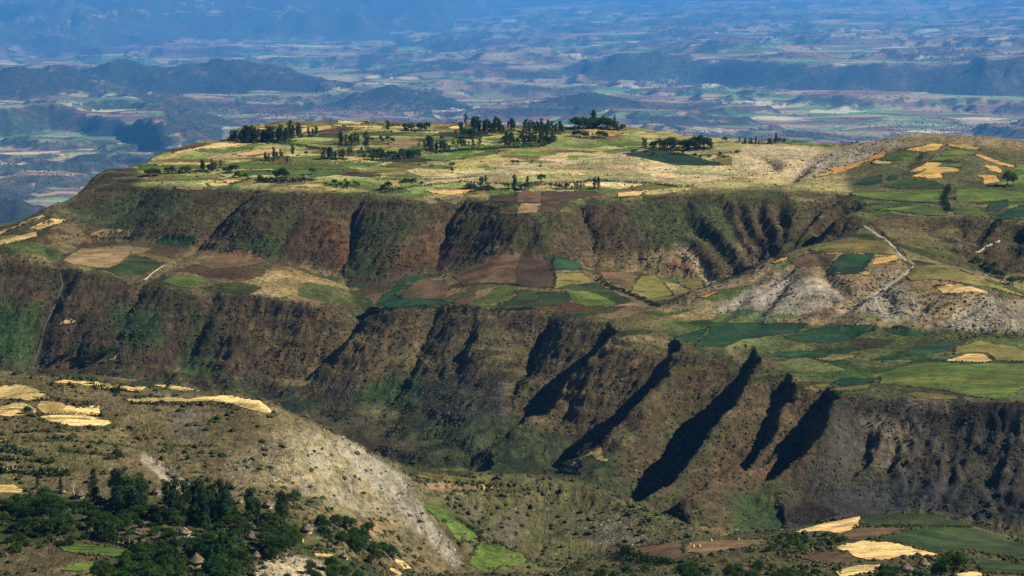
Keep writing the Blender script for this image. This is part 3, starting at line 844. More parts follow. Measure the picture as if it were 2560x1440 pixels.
def plain_material(name, hilly):
    m, nt, b = new_mat(name)
    P1 = attr(nt, 'plan').outputs['Vector']
    mpw = N(nt, 'ShaderNodeMapping'); mpw.inputs['Scale'].default_value = (0.38, 1, 1); mpw.inputs['Rotation'].default_value = (0, 0, 0.2)
    L(nt, P1, mpw.inputs['Vector'])
    PW = mpw.outputs[0]
    wob = N(nt, 'ShaderNodeVectorMath', operation='ADD')
    nv = N(nt, 'ShaderNodeTexNoise'); nv.inputs['Scale'].default_value = 0.0022; nv.inputs['Detail'].default_value = 4
    sc = N(nt, 'ShaderNodeVectorMath', operation='SCALE'); sc.inputs['Scale'].default_value = 150
    L(nt, P1, nv.inputs['Vector']); L(nt, nv.outputs['Color'], sc.inputs[0]); L(nt, PW, wob.inputs[0]); L(nt, sc.outputs[0], wob.inputs[1])
    vor = N(nt, 'ShaderNodeTexVoronoi', feature='F1'); vor.inputs['Scale'].default_value = 0.0115
    L(nt, wob.outputs[0], vor.inputs['Vector'])
    sep = N(nt, 'ShaderNodeSeparateColor'); L(nt, vor.outputs['Color'], sep.inputs[0])
    vor2 = N(nt, 'ShaderNodeTexVoronoi', feature='F1'); vor2.inputs['Scale'].default_value = 0.0026
    L(nt, wob.outputs[0], vor2.inputs['Vector'])
    sep2 = N(nt, 'ShaderNodeSeparateColor'); L(nt, vor2.outputs['Color'], sep2.inputs[0])
    crop = ramp(nt, sep.outputs[0], [(0.0, (0.10, 0.055, 0.040)), (0.22, (0.17, 0.10, 0.065)), (0.38, (0.27, 0.19, 0.11)), (0.54, (0.07, 0.14, 0.04)), (0.66, (0.12, 0.21, 0.06)), (0.78, (0.26, 0.21, 0.105)), (0.91, (0.41, 0.355, 0.195))], 'CONSTANT')
    wild = ramp(nt, noise(nt, P1, 0.004, 6, 0.65), [(0.3, (0.06, 0.058, 0.03)), (0.5, (0.14, 0.095, 0.06)), (0.7, (0.26, 0.19, 0.12))])
    farm = remap(nt, math2(nt, 'ADD', noise(nt, P1, 0.0009, 4), math2(nt, 'MULTIPLY', sep2.outputs[1], 0.34)), 0.50, 0.60, 0, 1)
    c = mixc(nt, math2(nt, 'MULTIPLY', farm, 0.0 if hilly else 0.9), wild, crop)
    steep = attr(nt, 'steep').outputs['Fac']
    scrubc = mixc(nt, noise(nt, P1, 0.02, 4), (0.012, 0.017, 0.010), (0.040, 0.036, 0.022))
    c = mixc(nt, math2(nt, 'MULTIPLY', steep, 0.85), c, scrubc)
    # trees and scrub, too far to stand out one by one
    v3 = N(nt, 'ShaderNodeTexVoronoi', feature='F1'); v3.inputs['Scale'].default_value = 0.045
    L(nt, P1, v3.inputs['Vector'])
    veg = math2(nt, 'ADD', noise(nt, P1, 0.0028, 5, 0.65), math2(nt, 'MULTIPLY', steep, 0.22 if not hilly else 0.1))
    dens = remap(nt, veg, 0.45, 0.65, 0.05, 0.6) if not hilly else remap(nt, veg, 0.3, 0.6, 0.45, 0.75)
    dot = math2(nt, 'LESS_THAN', v3.outputs['Distance'], dens)
    c = mixc(nt, math2(nt, 'MULTIPLY', dot, 0.6), c, (0.016, 0.026, 0.012))
    n1 = noise(nt, P1, 0.03, 5, 0.7)
    c = scale_col(nt, c, remap(nt, n1, 0.3, 0.7, 0.7 if hilly else 1.1, 1.5 if hilly else 2.1))
    L(nt, c, b.inputs['Base Color'])
    bump(nt, b, noise(nt, P1, 0.012, 6, 0.7), 0.8, 20)
    return m
PLAIN = plain_material('patchwork_plain', False)
FARHILL = plain_material('scrub_hill', True)
Xu, Yu = fan(4500 / 2.6, 40000, 0.0060, 0.26, 520)
Zr, HL, MT = far_z(Xu, Yu)
FS = far_scale(Yu)
Xf, Yf, Zf = Xu * FS, Yu * FS, CAMZ + Zr * FS  # far land stretched outward from the camera, more with distance
PLANU = np.stack([Xu, Yu, np.zeros_like(Xu)], -1)
w = smooth(7000, 4500, Yf)
Zf = Zf * (1 - w) + w * (land(Xf, np.full_like(Yf, 4499.0)))
gz = np.gradient(Zf, axis=0) / np.gradient(Yf, axis=0); gx = np.gradient(Zf, axis=1) / np.gradient(Xf, axis=1); gz = gz + 0.033
stp_ = smooth(0.05, 0.15, np.hypot(gz, gx))
ish = HL > 6.0
ism = (MT > 25) & ~ish
def split(nm, keep, mat, lab):
    o = grid_object(nm, Xf, Yf, Zf, mat, {'steep': stp_, 'plan': PLANU}, keep=keep)
    o['label'] = lab
    return o
split('plain', ~ish & ~ism, PLAIN, 'wide hazy plain of small fields and scrub behind the highland')
nearh = ish & (Yu < 9000)
split('scrub_hill', nearh, FARHILL, 'dark scrubby hill rising behind the left end of the highland')
split('wooded_hills', ish & ~nearh, FARHILL, 'blue wooded hills with two summits on the plain')
split('mountain_wall', ism, PLAIN, 'stepped blue mountain side closing the plain')
grid_object('plateau_back_slope', Xb, Yb, Zb, GROUND, {'soil': np.full(Xb.shape + (3,), 0.1), 'rock': np.zeros(Xb.shape), 'scrub': np.ones(Xb.shape)})
# ------------------------------------------------------------------ fields, each a bed of crop or tilth standing on the land
CROPS = {   # name, colour a, colour b, thickness m, words
 'wheat':  ('wheat_field', (0.40, 0.30, 0.095), (0.66, 0.54, 0.215), 0.3, 'pale gold ripe wheat field'),
 'gold':   ('stubble_field', (0.38, 0.245, 0.065), (0.50, 0.345, 0.11), 0.3, 'deep gold stubble field'),
 'tan':    ('fallow_field', (0.175, 0.130, 0.058), (0.27, 0.205, 0.095), 0.3, 'tan fallow field'),
 'olive':  ('ripening_field', (0.105, 0.115, 0.026), (0.20, 0.17, 0.05), 0.3, 'yellow-green ripening field'),
 'green':  ('green_field', (0.040, 0.088, 0.013), (0.125, 0.172, 0.034), 0.3, 'bright green crop field'),
 'dgreen': ('dark_green_field', (0.013, 0.034, 0.010), (0.046, 0.074, 0.022), 0.3, 'dark green crop field'),
 'teal':   ('bean_field', (0.006, 0.032, 0.014), (0.026, 0.074, 0.029), 0.3, 'deep blue-green crop field'),
 'soil':   ('ploughed_field', (0.044, 0.030, 0.017), (0.078, 0.055, 0.030), 0.3, 'dark ploughed field'),
 'brown':  ('tilled_field', (0.086, 0.060, 0.029), (0.140, 0.100, 0.049), 0.3, 'brown tilled field'),
}
def crop_material(key):
    nm, ca, cb, th, wd = CROPS[key]
    m, nt, b = new_mat(nm)
    P1 = coords(nt)
    inf = N(nt, 'ShaderNodeObjectInfo')
    mp = N(nt, 'ShaderNodeMapping')
    mp.inputs['Scale'].default_value = (0.07, 0.8, 1)
    rv = N(nt, 'ShaderNodeCombineXYZ'); L(nt, remap(nt, inf.outputs['Random'], 0, 1, -0.35, 0.35), rv.inputs[2])
    L(nt, rv.outputs[0], mp.inputs['Rotation']); L(nt, P1, mp.inputs['Vector'])
    rows = noise(nt, mp.outputs[0], 0.55, 5, 0.65, 0.3)
    patch = noise(nt, P1, 0.045, 5, 0.65)
    fine = noise(nt, P1, 0.6, 3, 0.6)
    f = math2(nt, 'ADD', math2(nt, 'MULTIPLY', rows, 0.5), math2(nt, 'MULTIPLY', patch, 0.6))
    c = mixc(nt, remap(nt, f, 0.43, 0.68, 0, 1), ca + (1,), cb + (1,))
    weeds = remap(nt, noise(nt, P1, 0.07, 6, 0.72), 0.57, 0.68, 0, 0.65)
    c = mixc(nt, weeds, c, (0.085, 0.072, 0.030, 1))
    big = noise(nt, P1, 0.018, 3, 0.6)
    c = mixc(nt, remap(nt, big, 0.48, 0.66, 0, 0.55), c, mixc(nt, 1.0, c, (1.5, 1.12, 1.3, 1), 'MULTIPLY'))
    c = mixc(nt, remap(nt, noise(nt, P1, 0.15, 6, 0.75), 0.5, 0.34, 0, 0.75), c, mixc(nt, 1.0, c, (0.5, 0.52, 0.6, 1), 'MULTIPLY'))
    # low grassy balks between the strips
    balk = remap(nt, rows, 0.39, 0.43, 0.85, 0.0)
    c = mixc(nt, balk, c, (0.045, 0.046, 0.020, 1))
    # strips of different sowing
    m3 = N(nt, 'ShaderNodeMapping'); m3.inputs['Scale'].default_value = (0.022, 0.06, 0)
    L(nt, rv.outputs[0], m3.inputs['Rotation']); L(nt, P1, m3.inputs['Vector'])
    vc = N(nt, 'ShaderNodeTexVoronoi', feature='F1', distance='CHEBYCHEV'); vc.inputs['Scale'].default_value = 1.0; vc.inputs['Randomness'].default_value = 0.7
    L(nt, m3.outputs[0], vc.inputs['Vector'])
    sc_ = N(nt, 'ShaderNodeSeparateColor'); L(nt, vc.outputs['Color'], sc_.inputs[0])
    c = mixc(nt, math2(nt, 'MULTIPLY', sc_.outputs[1], 0.5), c, mixc(nt, 1.0, c, (1.35, 1.0, 0.9, 1), 'MULTIPLY'))
    c = scale_col(nt, c, remap(nt, sc_.outputs[0], 0, 1, 0.68, 1.25))
    k = math2(nt, 'MULTIPLY', remap(nt, inf.outputs['Random'], 0, 1, 0.82, 1.16), remap(nt, fine, 0.3, 0.7, 0.7, 1.3))
    L(nt, scale_col(nt, c, k), b.inputs['Base Color'])
    bump(nt, b, math2(nt, 'ADD', fine, rows), 0.5, 0.5)
    return m
CROPM = {k: crop_material(k) for k in CROPS}

PL, PC, PR = 'on the plateau top, left', 'on the plateau top, middle', 'on the plateau top, right'
RH, MR, LM = 'on the right-hand hill', 'on the middle ridge', 'on the lower right mesa'
TC, TL, FL, VF, KR = 'on the middle terrace', 'on the left terrace', 'on the near left hillside', 'in the side valley', 'on the near right knoll'
FIELDS = [
 ('olive', [(612,318),(640,304),(740,300),(850,305),(850,318),(760,312),(700,316),(620,322)], PL+' back edge'),
 ('wheat', [(606,330),(640,318),(668,319),(640,327),(612,334)], PL+' behind the dense stand of trees'),
 ('wheat', [(748,322),(800,316),(850,311),(862,315),(800,325),(752,333)], PL+' back, beside a hut'),
 ('soil', [(790,328),(862,317),(940,319),(860,328),(800,331)], PL+' back'),
 ('soil', [(800,335),(860,334),(850,343),(800,342)], PL+' behind the copse'),
 ('soil', [(418,378),(470,363),(512,360),(500,367),(440,380)], PL+' end above the small scarp'),
 ('wheat', [(430,381),(500,368),(540,358),(560,358),(594,361),(560,368),(500,373),(440,383)], PL+' end, long curved strip'),
 ('green', [(540,380),(590,368),(640,359),(660,361),(630,372),(570,382)], PL+' below the dense stand'),
 ('wheat', [(580,386),(640,375),(700,373),(710,379),(660,384),(600,390)], PL+' between two green strips'),
 ('wheat', [(385,412),(430,407),(480,405),(530,408),(510,413),(400,414)], PL+' end, thin strip under the small scarp'),
 ('green', [(355,416),(560,411),(700,410),(860,410),(860,424),(720,423),(600,421),(440,422),(350,426)], PL+' long band across the front'),
 ('green', [(590,426),(700,424),(860,426),(860,436),(790,443),(720,437),(640,438),(600,441)], PL+' second band across the front'),
 ('tan', [(490,440),(545,437),(560,443),(500,445)], PL+' beside the hamlet'),
 ('wheat', [(550,450),(580,447),(608,452),(570,457)], PL+' small patch near the rim'),
 ('wheat', [(515,459),(560,457),(580,463),(530,466)], PL+' strip along the rim'),
 ('tan', [(440,466),(510,468),(506,475),(440,473)], PL+' on the brow of the scarp'),
 ('wheat', [(715,466),(770,460),(800,459),(815,464),(770,468)], PL+' front, bright strip at the rim'),
 ('olive', [(590,459),(620,447),(652,446),(642,456),(612,465)], PL+' front, beside the walled hamlet'),
 ('wheat', [(845,301),(910,306),(900,312),(847,309)], PC+' back edge'),
 ('wheat', [(860,314),(955,316),(950,325),(880,325)], PC+' back'),
 ('wheat', [(952,328),(1005,325),(1002,332),(965,332)], PC+' under the lone slender tree'),
 ('green', [(880,331),(1000,331),(1100,336),(1080,342),(990,339),(900,339)], PC+' long strip'),
 ('olive', [(1000,335),(1090,333),(1105,338),(1050,341)], PC+' short strip'),
 ('wheat', [(1118,318),(1170,310),(1160,321),(1130,323)], PC+' by the tall trees'),
 ('dgreen', [(1100,332),(1200,331),(1240,339),(1160,346),(1090,339)], PC+' in front of the tall trees'),
 ('green', [(1040,346),(1150,347),(1160,355),(1060,353)], PC+' above the lower copse'),
 ('tan', [(975,346),(1050,353),(1045,366),(970,367)], PC+' among the copses'),
 ('green', [(842,367),(900,368),(870,375),(842,375)], PC+' left of the copse'),
 ('green', [(920,369),(980,367),(975,373),(920,375)], PC+' above the big hamlet'),
 ('wheat', [(840,404),(870,396),(905,392),(930,397),(890,402),(850,406)], PC+' wedge below the big hamlet'),
 ('dgreen', [(910,400),(960,398),(1000,392),(1060,396),(1090,402),(1050,406),(960,405)], PC+' below the big hamlet'),
 ('green', [(840,412),(900,406),(960,406),(940,414),(860,420)], PC+' front left'),
 ('olive', [(950,415),(1000,411),(1060,406),(1070,409),(1020,414),(960,418)], PC+' front'),
 ('olive', [(880,429),(960,421),(1060,413),(1085,414),(1030,423),(960,432),(900,432)], PC+' front, long strip'),
 ('soil', [(840,429),(880,431),(960,437),(930,443),(860,439)], PC+' front, dark wedge'),
 ('green', [(1085,400),(1150,395),(1220,377),(1255,376),(1240,385),(1180,394),(1110,404)], PC+' curved strip in dry grass'),
 ('wheat', [(1066,476),(1130,476),(1175,474),(1165,481),(1140,489),(1110,487),(1080,483)], PC+' bright patch on the rim'),
 ('soil', [(1222,490),(1290,482),(1290,506),(1232,502)], 'on the ploughed spur, left upper'),
 ('brown', [(1292,481),(1355,480),(1350,506),(1292,506)], 'on the ploughed spur, middle upper'),
 ('soil', [(1357,480),(1490,478),(1500,484),(1420,505),(1352,504)], 'on the ploughed spur, right upper'),
 ('brown', [(1242,522),(1300,509),(1290,536),(1228,536)], 'on the ploughed spur, left lower'),
 ('tan', [(1302,509),(1355,508),(1340,532),(1292,535)], 'on the ploughed spur, middle lower'),
 ('soil', [(1357,508),(1420,508),(1392,530),(1342,532)], 'on the ploughed spur, right lower'),
 ('teal', [(1555,384),(1590,376),(1640,372),(1700,383),(1760,399),(1800,407),(1805,413),(1740,414),(1680,411),(1610,396)], PR+' leaf-shaped'),
 ('olive', [(1800,389),(1830,393),(1830,412),(1808,414),(1780,401)], PR+' beside the leaf-shaped field'),
 ('gold', [(1430,319),(1470,316),(1540,326),(1560,334),(1520,341),(1490,333),(1440,326)], PR+' slope under the round grove'),
 ('olive', [(1575,469),(1620,461),(1690,463),(1640,475),(1590,477)], PR+' front'),
 ('wheat', [(1458,458),(1490,460),(1490,467),(1465,466)], PR+' small patch by the hedge'),
 ('wheat', [(1545,481),(1620,476),(1600,490),(1545,492)], PR+' patch on the rim'),
 ('green', [(1930,353),(1985,352),(2050,361),(2090,365),(2080,368),(2010,363),(1940,357)], PR+' back edge strip'),
 ('gold', [(2033,441),(2085,430),(2066,422),(2120,411),(2168,398),(2176,392),(2205,379),(2216,381),(2210,391),(2180,401),(2140,416),(2100,431),(2040,445)], RH+' long slanting strip'),
 ('wheat', [(2180,406),(2190,401),(2226,404),(2224,410),(2185,409)], RH+' small upper patch'),
 ('green', [(2200,400),(2250,375),(2290,378),(2275,399),(2230,402)], RH+' upper left'),
 ('gold', [(2262,375),(2300,366),(2330,360),(2357,361),(2350,372),(2310,380)], RH+' upper middle'),
 ('gold', [(2370,361),(2410,362),(2454,370),(2450,374),(2400,371),(2370,365)], RH+' upper right strip'),
 ('green', [(2352,384),(2372,371),(2450,375),(2430,387),(2352,390)], RH+' upper right'),
 ('green', [(2322,402),(2335,392),(2390,392),(2380,400),(2330,405)], RH+' middle strip'),
 ('green', [(2350,412),(2400,408),(2415,412),(2400,419),(2345,417)], RH+' beside the gold fields'),
 ('gold', [(2270,430),(2300,416),(2315,406),(2355,408),(2340,417),(2400,421),(2400,427),(2350,433),(2360,445),(2320,446),(2280,441),(2300,433),(2318,423),(2290,430)], RH+' large ragged patch in the middle'),
 ('teal', [(2135,461),(2180,441),(2205,440),(2205,456),(2170,465)], RH+' lower left'),
 ('teal', [(2213,451),(2222,439),(2250,436),(2245,447),(2225,452)], RH+' small, lower left'),
 ('dgreen', [(2210,466),(2260,446),(2330,453),(2375,470),(2320,472),(2240,471)], RH+' in the lower middle'),
 ('gold', [(2440,437),(2492,438),(2500,455),(2460,460),(2460,449)], RH+' beside the lone big tree'),
 ('gold', [(2460,413),(2490,415),(2510,430),(2500,434),(2475,426)], RH+' ragged patch above the lone tree'),
 ('gold', [(2433,388),(2450,386),(2535,415),(2538,421),(2500,413)], RH+' thin strip at the right'),
 ('green', [(2124,483),(2180,481),(2290,477),(2370,473),(2365,500),(2330,506),(2240,503),(2180,497),(2140,491)], RH+' broad band above the track'),
 ('green', [(2390,476),(2420,469),(2560,480),(2580,500),(2470,505),(2390,505)], RH+' broad band at the right'),
 ('green', [(2185,527),(2230,519),(2300,513),(2360,521),(2370,539),(2320,539),(2220,526)], RH+' foot, left of the hedge'),
 ('green', [(2383,528),(2400,517),(2440,519),(2475,535),(2440,542),(2390,535)], RH+' foot, right of the hedge'),
 ('teal', [(2470,511),(2520,498),(2520,515),(2490,530),(2465,525)], RH+' foot, small at the right'),
 ('teal', [(2475,546),(2560,511),(2590,515),(2590,550),(2500,550)], RH+' foot, at the far right'),
 ('green', [(2540,411),(2590,413),(2590,470),(2480,466),(2500,457),(2535,451)], RH+' around the lone big tree'),
 ('olive', [(2022,625),(2080,606),(2140,596),(2200,604),(2240,626),(2238,638),(2160,632),(2040,630)], MR+' crest'),
 ('teal', [(2095,641),(2110,634),(2185,638),(2170,661),(2150,685),(2066,687),(2076,669)], MR+' below the crest'),
 ('gold', [(2180,661),(2190,643),(2238,640),(2246,650),(2210,658)], MR+' beside the track'),
 ('gold', [(2146,682),(2168,678),(2178,682),(2165,687)], MR+' tiny patch'),
 ('brown', [(2020,632),(2093,637),(2073,666),(1992,668),(1972,651)], MR+' shoulder'),
 ('gold', [(1930,656),(1966,643),(1973,647),(1940,659)], MR+' edge of the ravine'),
 ('gold', [(1745,742),(1795,727),(1802,730),(1765,744)], MR+' foot, thin strip'),
 ('olive', [(2264,690),(2290,664),(2345,662),(2400,675),(2480,708),(2560,738),(2580,748),(2480,721),(2400,706),(2330,698),(2277,703)], MR+' right end'),
 ('wheat', [(2335,714),(2400,709),(2435,719),(2475,730),(2460,734),(2425,729),(2400,734),(2360,734)], MR+' right end, bright patch'),
 ('teal', [(1775,816),(1850,808),(2020,809),(2010,819),(1990,831),(1900,843),(1850,850),(1812,866),(1738,866),(1746,855),(1770,836)], LM+' large, at the left end'),
 ('teal', [(1680,854),(1720,833),(1768,822),(1758,840),(1720,854)], LM+' leftmost'),
 ('teal', [(1960,844),(2010,829),(2080,816),(2180,813),(2200,821),(2150,836),(2110,855),(2060,858),(1990,851)], LM+' large, in the middle'),
 ('teal', [(2207,821),(2240,816),(2320,833),(2300,842),(2240,837)], LM+' at the back'),
 ('teal', [(1930,891),(1940,879),(2010,878),(2080,885),(2060,893),(1980,894)], LM+' near the rim'),
 ('olive', [(2030,898),(2090,889),(2150,884),(2130,897),(2080,903)], LM+' near the rim'),
 ('teal', [(2250,881),(2300,863),(2360,856),(2400,858),(2370,876),(2320,886),(2270,889)], LM+' right of the middle'),
 ('olive', [(2390,868),(2450,853),(2520,866),(2580,880),(2580,905),(2490,900),(2470,882),(2420,880),(2385,886)], LM+' right, around the gold patch'),
 ('green', [(2240,920),(2300,907),(2350,906),(2410,910),(2490,908),(2580,912),(2580,960),(2520,988),(2500,1000),(2430,992),(2350,973),(2200,960),(2200,942)], LM+' broad, at the rim'),
 ('wheat', [(2360,903),(2395,892),(2420,885),(2460,886),(2482,904),(2460,907),(2410,905)], LM+' bright oval'),
 ('teal', [(2080,956),(2110,944),(2195,946),(2180,956),(2120,968)], LM+' small, near the cliff'),
 ('teal', [(2175,901),(2220,887),(2245,893),(2250,899)], LM+' small, in the middle'),
 ('olive', [(2000,970),(2070,958),(2090,970),(2180,962),(2170,975),(2050,980)], LM+' front edge'),
 ('olive', [(2265,986),(2290,980),(2350,986),(2400,993),(2390,998),(2300,996)], LM+' yellow strip at the cliff edge'),
 ('wheat', [(0,578),(110,536),(115,541),(50,566),(-40,600),(-40,590)], TL+' slanting strip'),
 ('wheat', [(75,571),(130,547),(170,551),(100,576)], TL+' bright upper patch'),
 ('wheat', [(-30,608),(45,590),(90,580),(93,590),(60,600),(-30,618)], TL+' lower striped patch'),
 ('green', [(-30,556),(60,548),(45,562),(-30,572)], TL+' small'),
 ('brown', [(112,574),(170,554),(250,571),(200,592),(140,588)], TL+' under the brow'),
 ('tan', [(157,650),(200,623),(320,621),(325,636),(280,666),(255,672),(180,660)], TL+' broad'),
 ('dgreen', [(267,675),(330,642),(365,642),(400,661),(350,689),(300,690)], TL+' striped'),
 ('teal', [(385,606),(420,591),(490,593),(485,613),(450,616),(400,611)], TL+' under the scarp'),
 ('green', [(405,705),(430,691),(480,691),(520,701),(482,722),(440,716)], TL+' bright, at the rim'),
 ('tan', [(222,588),(260,572),(330,580),(338,592),(270,594)], TL+' small oval'),
 ('brown', [(500,655),(590,622),(640,628),(665,655),(600,668),(520,672)], TL+' broad, right part'),
 ('wheat', [(147,806),(185,798),(190,803),(170,812),(150,812)], 'in the left valley, small bright patch'),
 ('olive', [(195,910),(220,886),(290,889),(300,901),(250,906)], 'in the left valley'),
 ('soil', [(210,870),(240,851),(285,856),(290,880),(225,882)], 'in the left valley, dark'),
 ('teal', [(930,770),(960,741),(1010,692),(1060,690),(1020,721),(1000,746),(1110,751),(1110,762),(1000,771)], TC+' bent, at the left end'),
 ('brown', [(990,738),(1022,701),(1108,701),(1128,720),(1108,749),(1002,744)], TC+' left'),
 ('brown', [(1132,690),(1200,652),(1240,634),(1300,636),(1290,710),(1240,709),(1160,715)], TC+' large, in the middle'),
 ('soil', [(1302,636),(1350,637),(1378,660),(1388,718),(1330,719),(1292,711)], TC+' tall, in the middle'),
 ('green', [(1167,764),(1220,736),(1246,713),(1298,717),(1280,740),(1240,768),(1200,768)], TC+' bright, at the rim'),
 ('dgreen', [(1242,772),(1287,741),(1302,723),(1343,729),(1343,750),(1338,766),(1300,774)], TC+' striped, at the rim'),
 ('dgreen', [(1347,730),(1420,731),(1430,750),(1400,762),(1347,767)], TC+' right of the striped one'),
 ('teal', [(1360,641),(1400,643),(1448,656),(1453,675),(1386,677)], TC+' upper right'),
 ('olive', [(1392,683),(1455,681),(1475,700),(1420,711),(1386,722)], TC+' right'),
 ('dgreen', [(1420,716),(1490,705),(1530,726),(1580,755),(1550,760),(1490,733),(1430,726)], TC+' slanting, right'),
 ('green', [(1415,728),(1480,727),(1520,746),(1545,762),(1480,767),(1440,760)], TC+' right of the rim'),
 ('brown', [(1130,756),(1160,741),(1200,746),(1172,764)], TC+' reddish, at the rim'),
 ('olive', [(1575,731),(1600,692),(1640,687),(1680,731),(1690,748),(1620,755)], TC+' beyond the hedge'),
 ('brown', [(1502,681),(1560,681),(1598,692),(1575,722),(1512,701)], TC+' beyond the hedge, left'),
 ('tan', [(1650,661),(1660,632),(1690,634),(1750,671),(1753,688),(1700,670)], TC+' under the rills'),
 ('olive', [(1690,692),(1750,692),(1765,719),(1730,724),(1700,715)], TC+' right end'),
 ('wheat', [(-30,968),(40,962),(75,967),(127,993),(70,1002),(-30,998)], FL+' upper left block'),
 ('wheat', [(-30,1022),(20,1013),(35,1005),(55,1005),(90,1025),(85,1035),(50,1040),(-30,1040)], FL+' with a small tree on it'),
 ('wheat', [(92,1019),(101,1005),(145,1006),(190,1020),(248,1016),(250,1037),(200,1039),(110,1034)], FL+' second row'),
 ('wheat', [(100,1043),(150,1038),(220,1041),(285,1056),(260,1063),(170,1065),(130,1058)], FL+' third row'),
 ('wheat', [(125,956),(160,951),(240,956),(320,965),(365,970),(350,979),(300,977),(240,971),(200,961)], FL+' along the brow'),
 ('wheat', [(380,963),(420,962),(470,970),(500,977),(450,976)], FL+' thin strip on the brow'),
 ('wheat', [(313,998),(400,993),(480,998),(560,989),(640,993),(680,1030),(660,1034),(590,1015),(520,1003),(410,1006),(330,1009)], FL+' long curved strip on the spur'),
 ('wheat', [(-30,1212),(35,1213),(60,1226),(40,1232),(-30,1231)], FL+' at the left edge by the trees'),
 ('gold', [(-30,1164),(30,1170),(58,1178),(-30,1173)], FL+' terrace strip'),
 ('gold', [(-30,1098),(20,1100),(30,1105),(-30,1108)], FL+' upper edge strip'),
 ('gold', [(-30,1140),(16,1143),(22,1148),(-30,1149)], FL+' middle edge strip'),
 ('tan', [(180,1082),(250,1078),(262,1088),(200,1094)], FL+' below the third row'),
 ('brown', [(300,975),(380,985),(370,992),(300,990)], FL+' behind the curved strip'),
 ('green', [(145,1366),(200,1355),(260,1365),(350,1385),(340,1396),(280,1394),(160,1380)], 'in the near village, left garden'),
 ('green', [(150,1426),(180,1411),(260,1396),(255,1415),(200,1431)], 'in the near village, lower garden'),
 ('tan', [(916,1309),(935,1302),(980,1308),(998,1322),(985,1335),(925,1340)], 'on the near spur, oval plot right of the trees'),
 ('wheat', [(785,1383),(835,1388),(830,1393),(790,1391)], 'in the near village, thin strip'),
 ('wheat', [(985,1402),(1008,1410),(1032,1428),(1022,1431),(1000,1416)], 'in the near village, right edge strip'),
 ('wheat', [(965,1415),(995,1428),(1020,1442),(990,1442)], 'in the near village, bottom strip'),
 ('green', [(1060,1270),(1070,1262),(1100,1268),(1142,1303),(1100,1308)], VF+' upper of three'),
 ('green', [(1115,1313),(1140,1308),(1170,1318),(1205,1352),(1150,1360)], VF+' middle of three'),
 ('green', [(1172,1410),(1192,1371),(1212,1359),(1250,1363),(1300,1386),(1335,1400),(1280,1414),(1230,1424),(1192,1421)], VF+' largest, lowest of three'),
 ('olive', [(1010,1173),(1060,1173),(1130,1190),(1230,1198),(1235,1209),(1150,1211),(1050,1195)], VF+' head'),
 ('tan', [(1050,1211),(1150,1213),(1240,1216),(1250,1223),(1130,1230),(1055,1226)], VF+' terrace'),
 ('wheat', [(1440,1136),(1465,1111),(1480,1106),(1475,1126),(1500,1116),(1520,1150),(1515,1156),(1490,1147),(1480,1137),(1450,1146)], 'at the foot of the dark ravines, forked'),
 ('wheat', [(1400,1157),(1422,1151),(1450,1165),(1440,1171)], 'at the foot of the dark ravines, small'),
 ('wheat', [(1402,1176),(1440,1178),(1430,1184)], 'at the foot of the dark ravines, lowest'),
 ('wheat', [(1980,1332),(2060,1309),(2150,1292),(2151,1312),(2100,1334),(2060,1328)], KR+' skyline wedge'),
 ('dgreen', [(2154,1293),(2180,1281),(2280,1277),(2370,1287),(2440,1312),(2400,1318),(2300,1315),(2154,1313)], KR+' crest'),
 ('brown', [(2080,1341),(2150,1317),(2260,1321),(2240,1335),(2150,1352),(2110,1349)], KR+' between wheat and green'),
 ('dgreen', [(2182,1350),(2250,1332),(2300,1321),(2430,1321),(2590,1370),(2590,1405),(2420,1375),(2330,1382),(2250,1359)], KR+' broad, right'),
 ('wheat', [(2085,1370),(2110,1361),(2160,1353),(2250,1360),(2345,1388),(2250,1392),(2200,1400),(2150,1398),(2120,1383)], KR+' bright tongue in the middle'),
 ('brown', [(2000,1396),(2080,1379),(2118,1385),(2145,1400),(2143,1406),(2060,1409)], KR+' below the bright tongue'),
 ('brown', [(1560,1376),(1690,1354),(1706,1364),(1714,1382),(1760,1390),(1680,1410),(1600,1400)], KR+' left end'),
 ('tan', [(1712,1363),(1750,1353),(1900,1348),(1940,1341),(1870,1370),(1760,1386),(1717,1380)], KR+' with sheaves, left'),
 ('wheat', [(2090,1431),(2130,1416),(2200,1413),(2190,1431),(2100,1442)], KR+' bottom, by the huts'),
 ('wheat', [(2390,1436),(2440,1430),(2480,1440),(2400,1446)], KR+' bottom right corner'),
 ('dgreen', [(2430,1396),(2590,1415),(2590,1440),(2460,1431)], KR+' bottom right'),
]
FIELD_PLAN = []
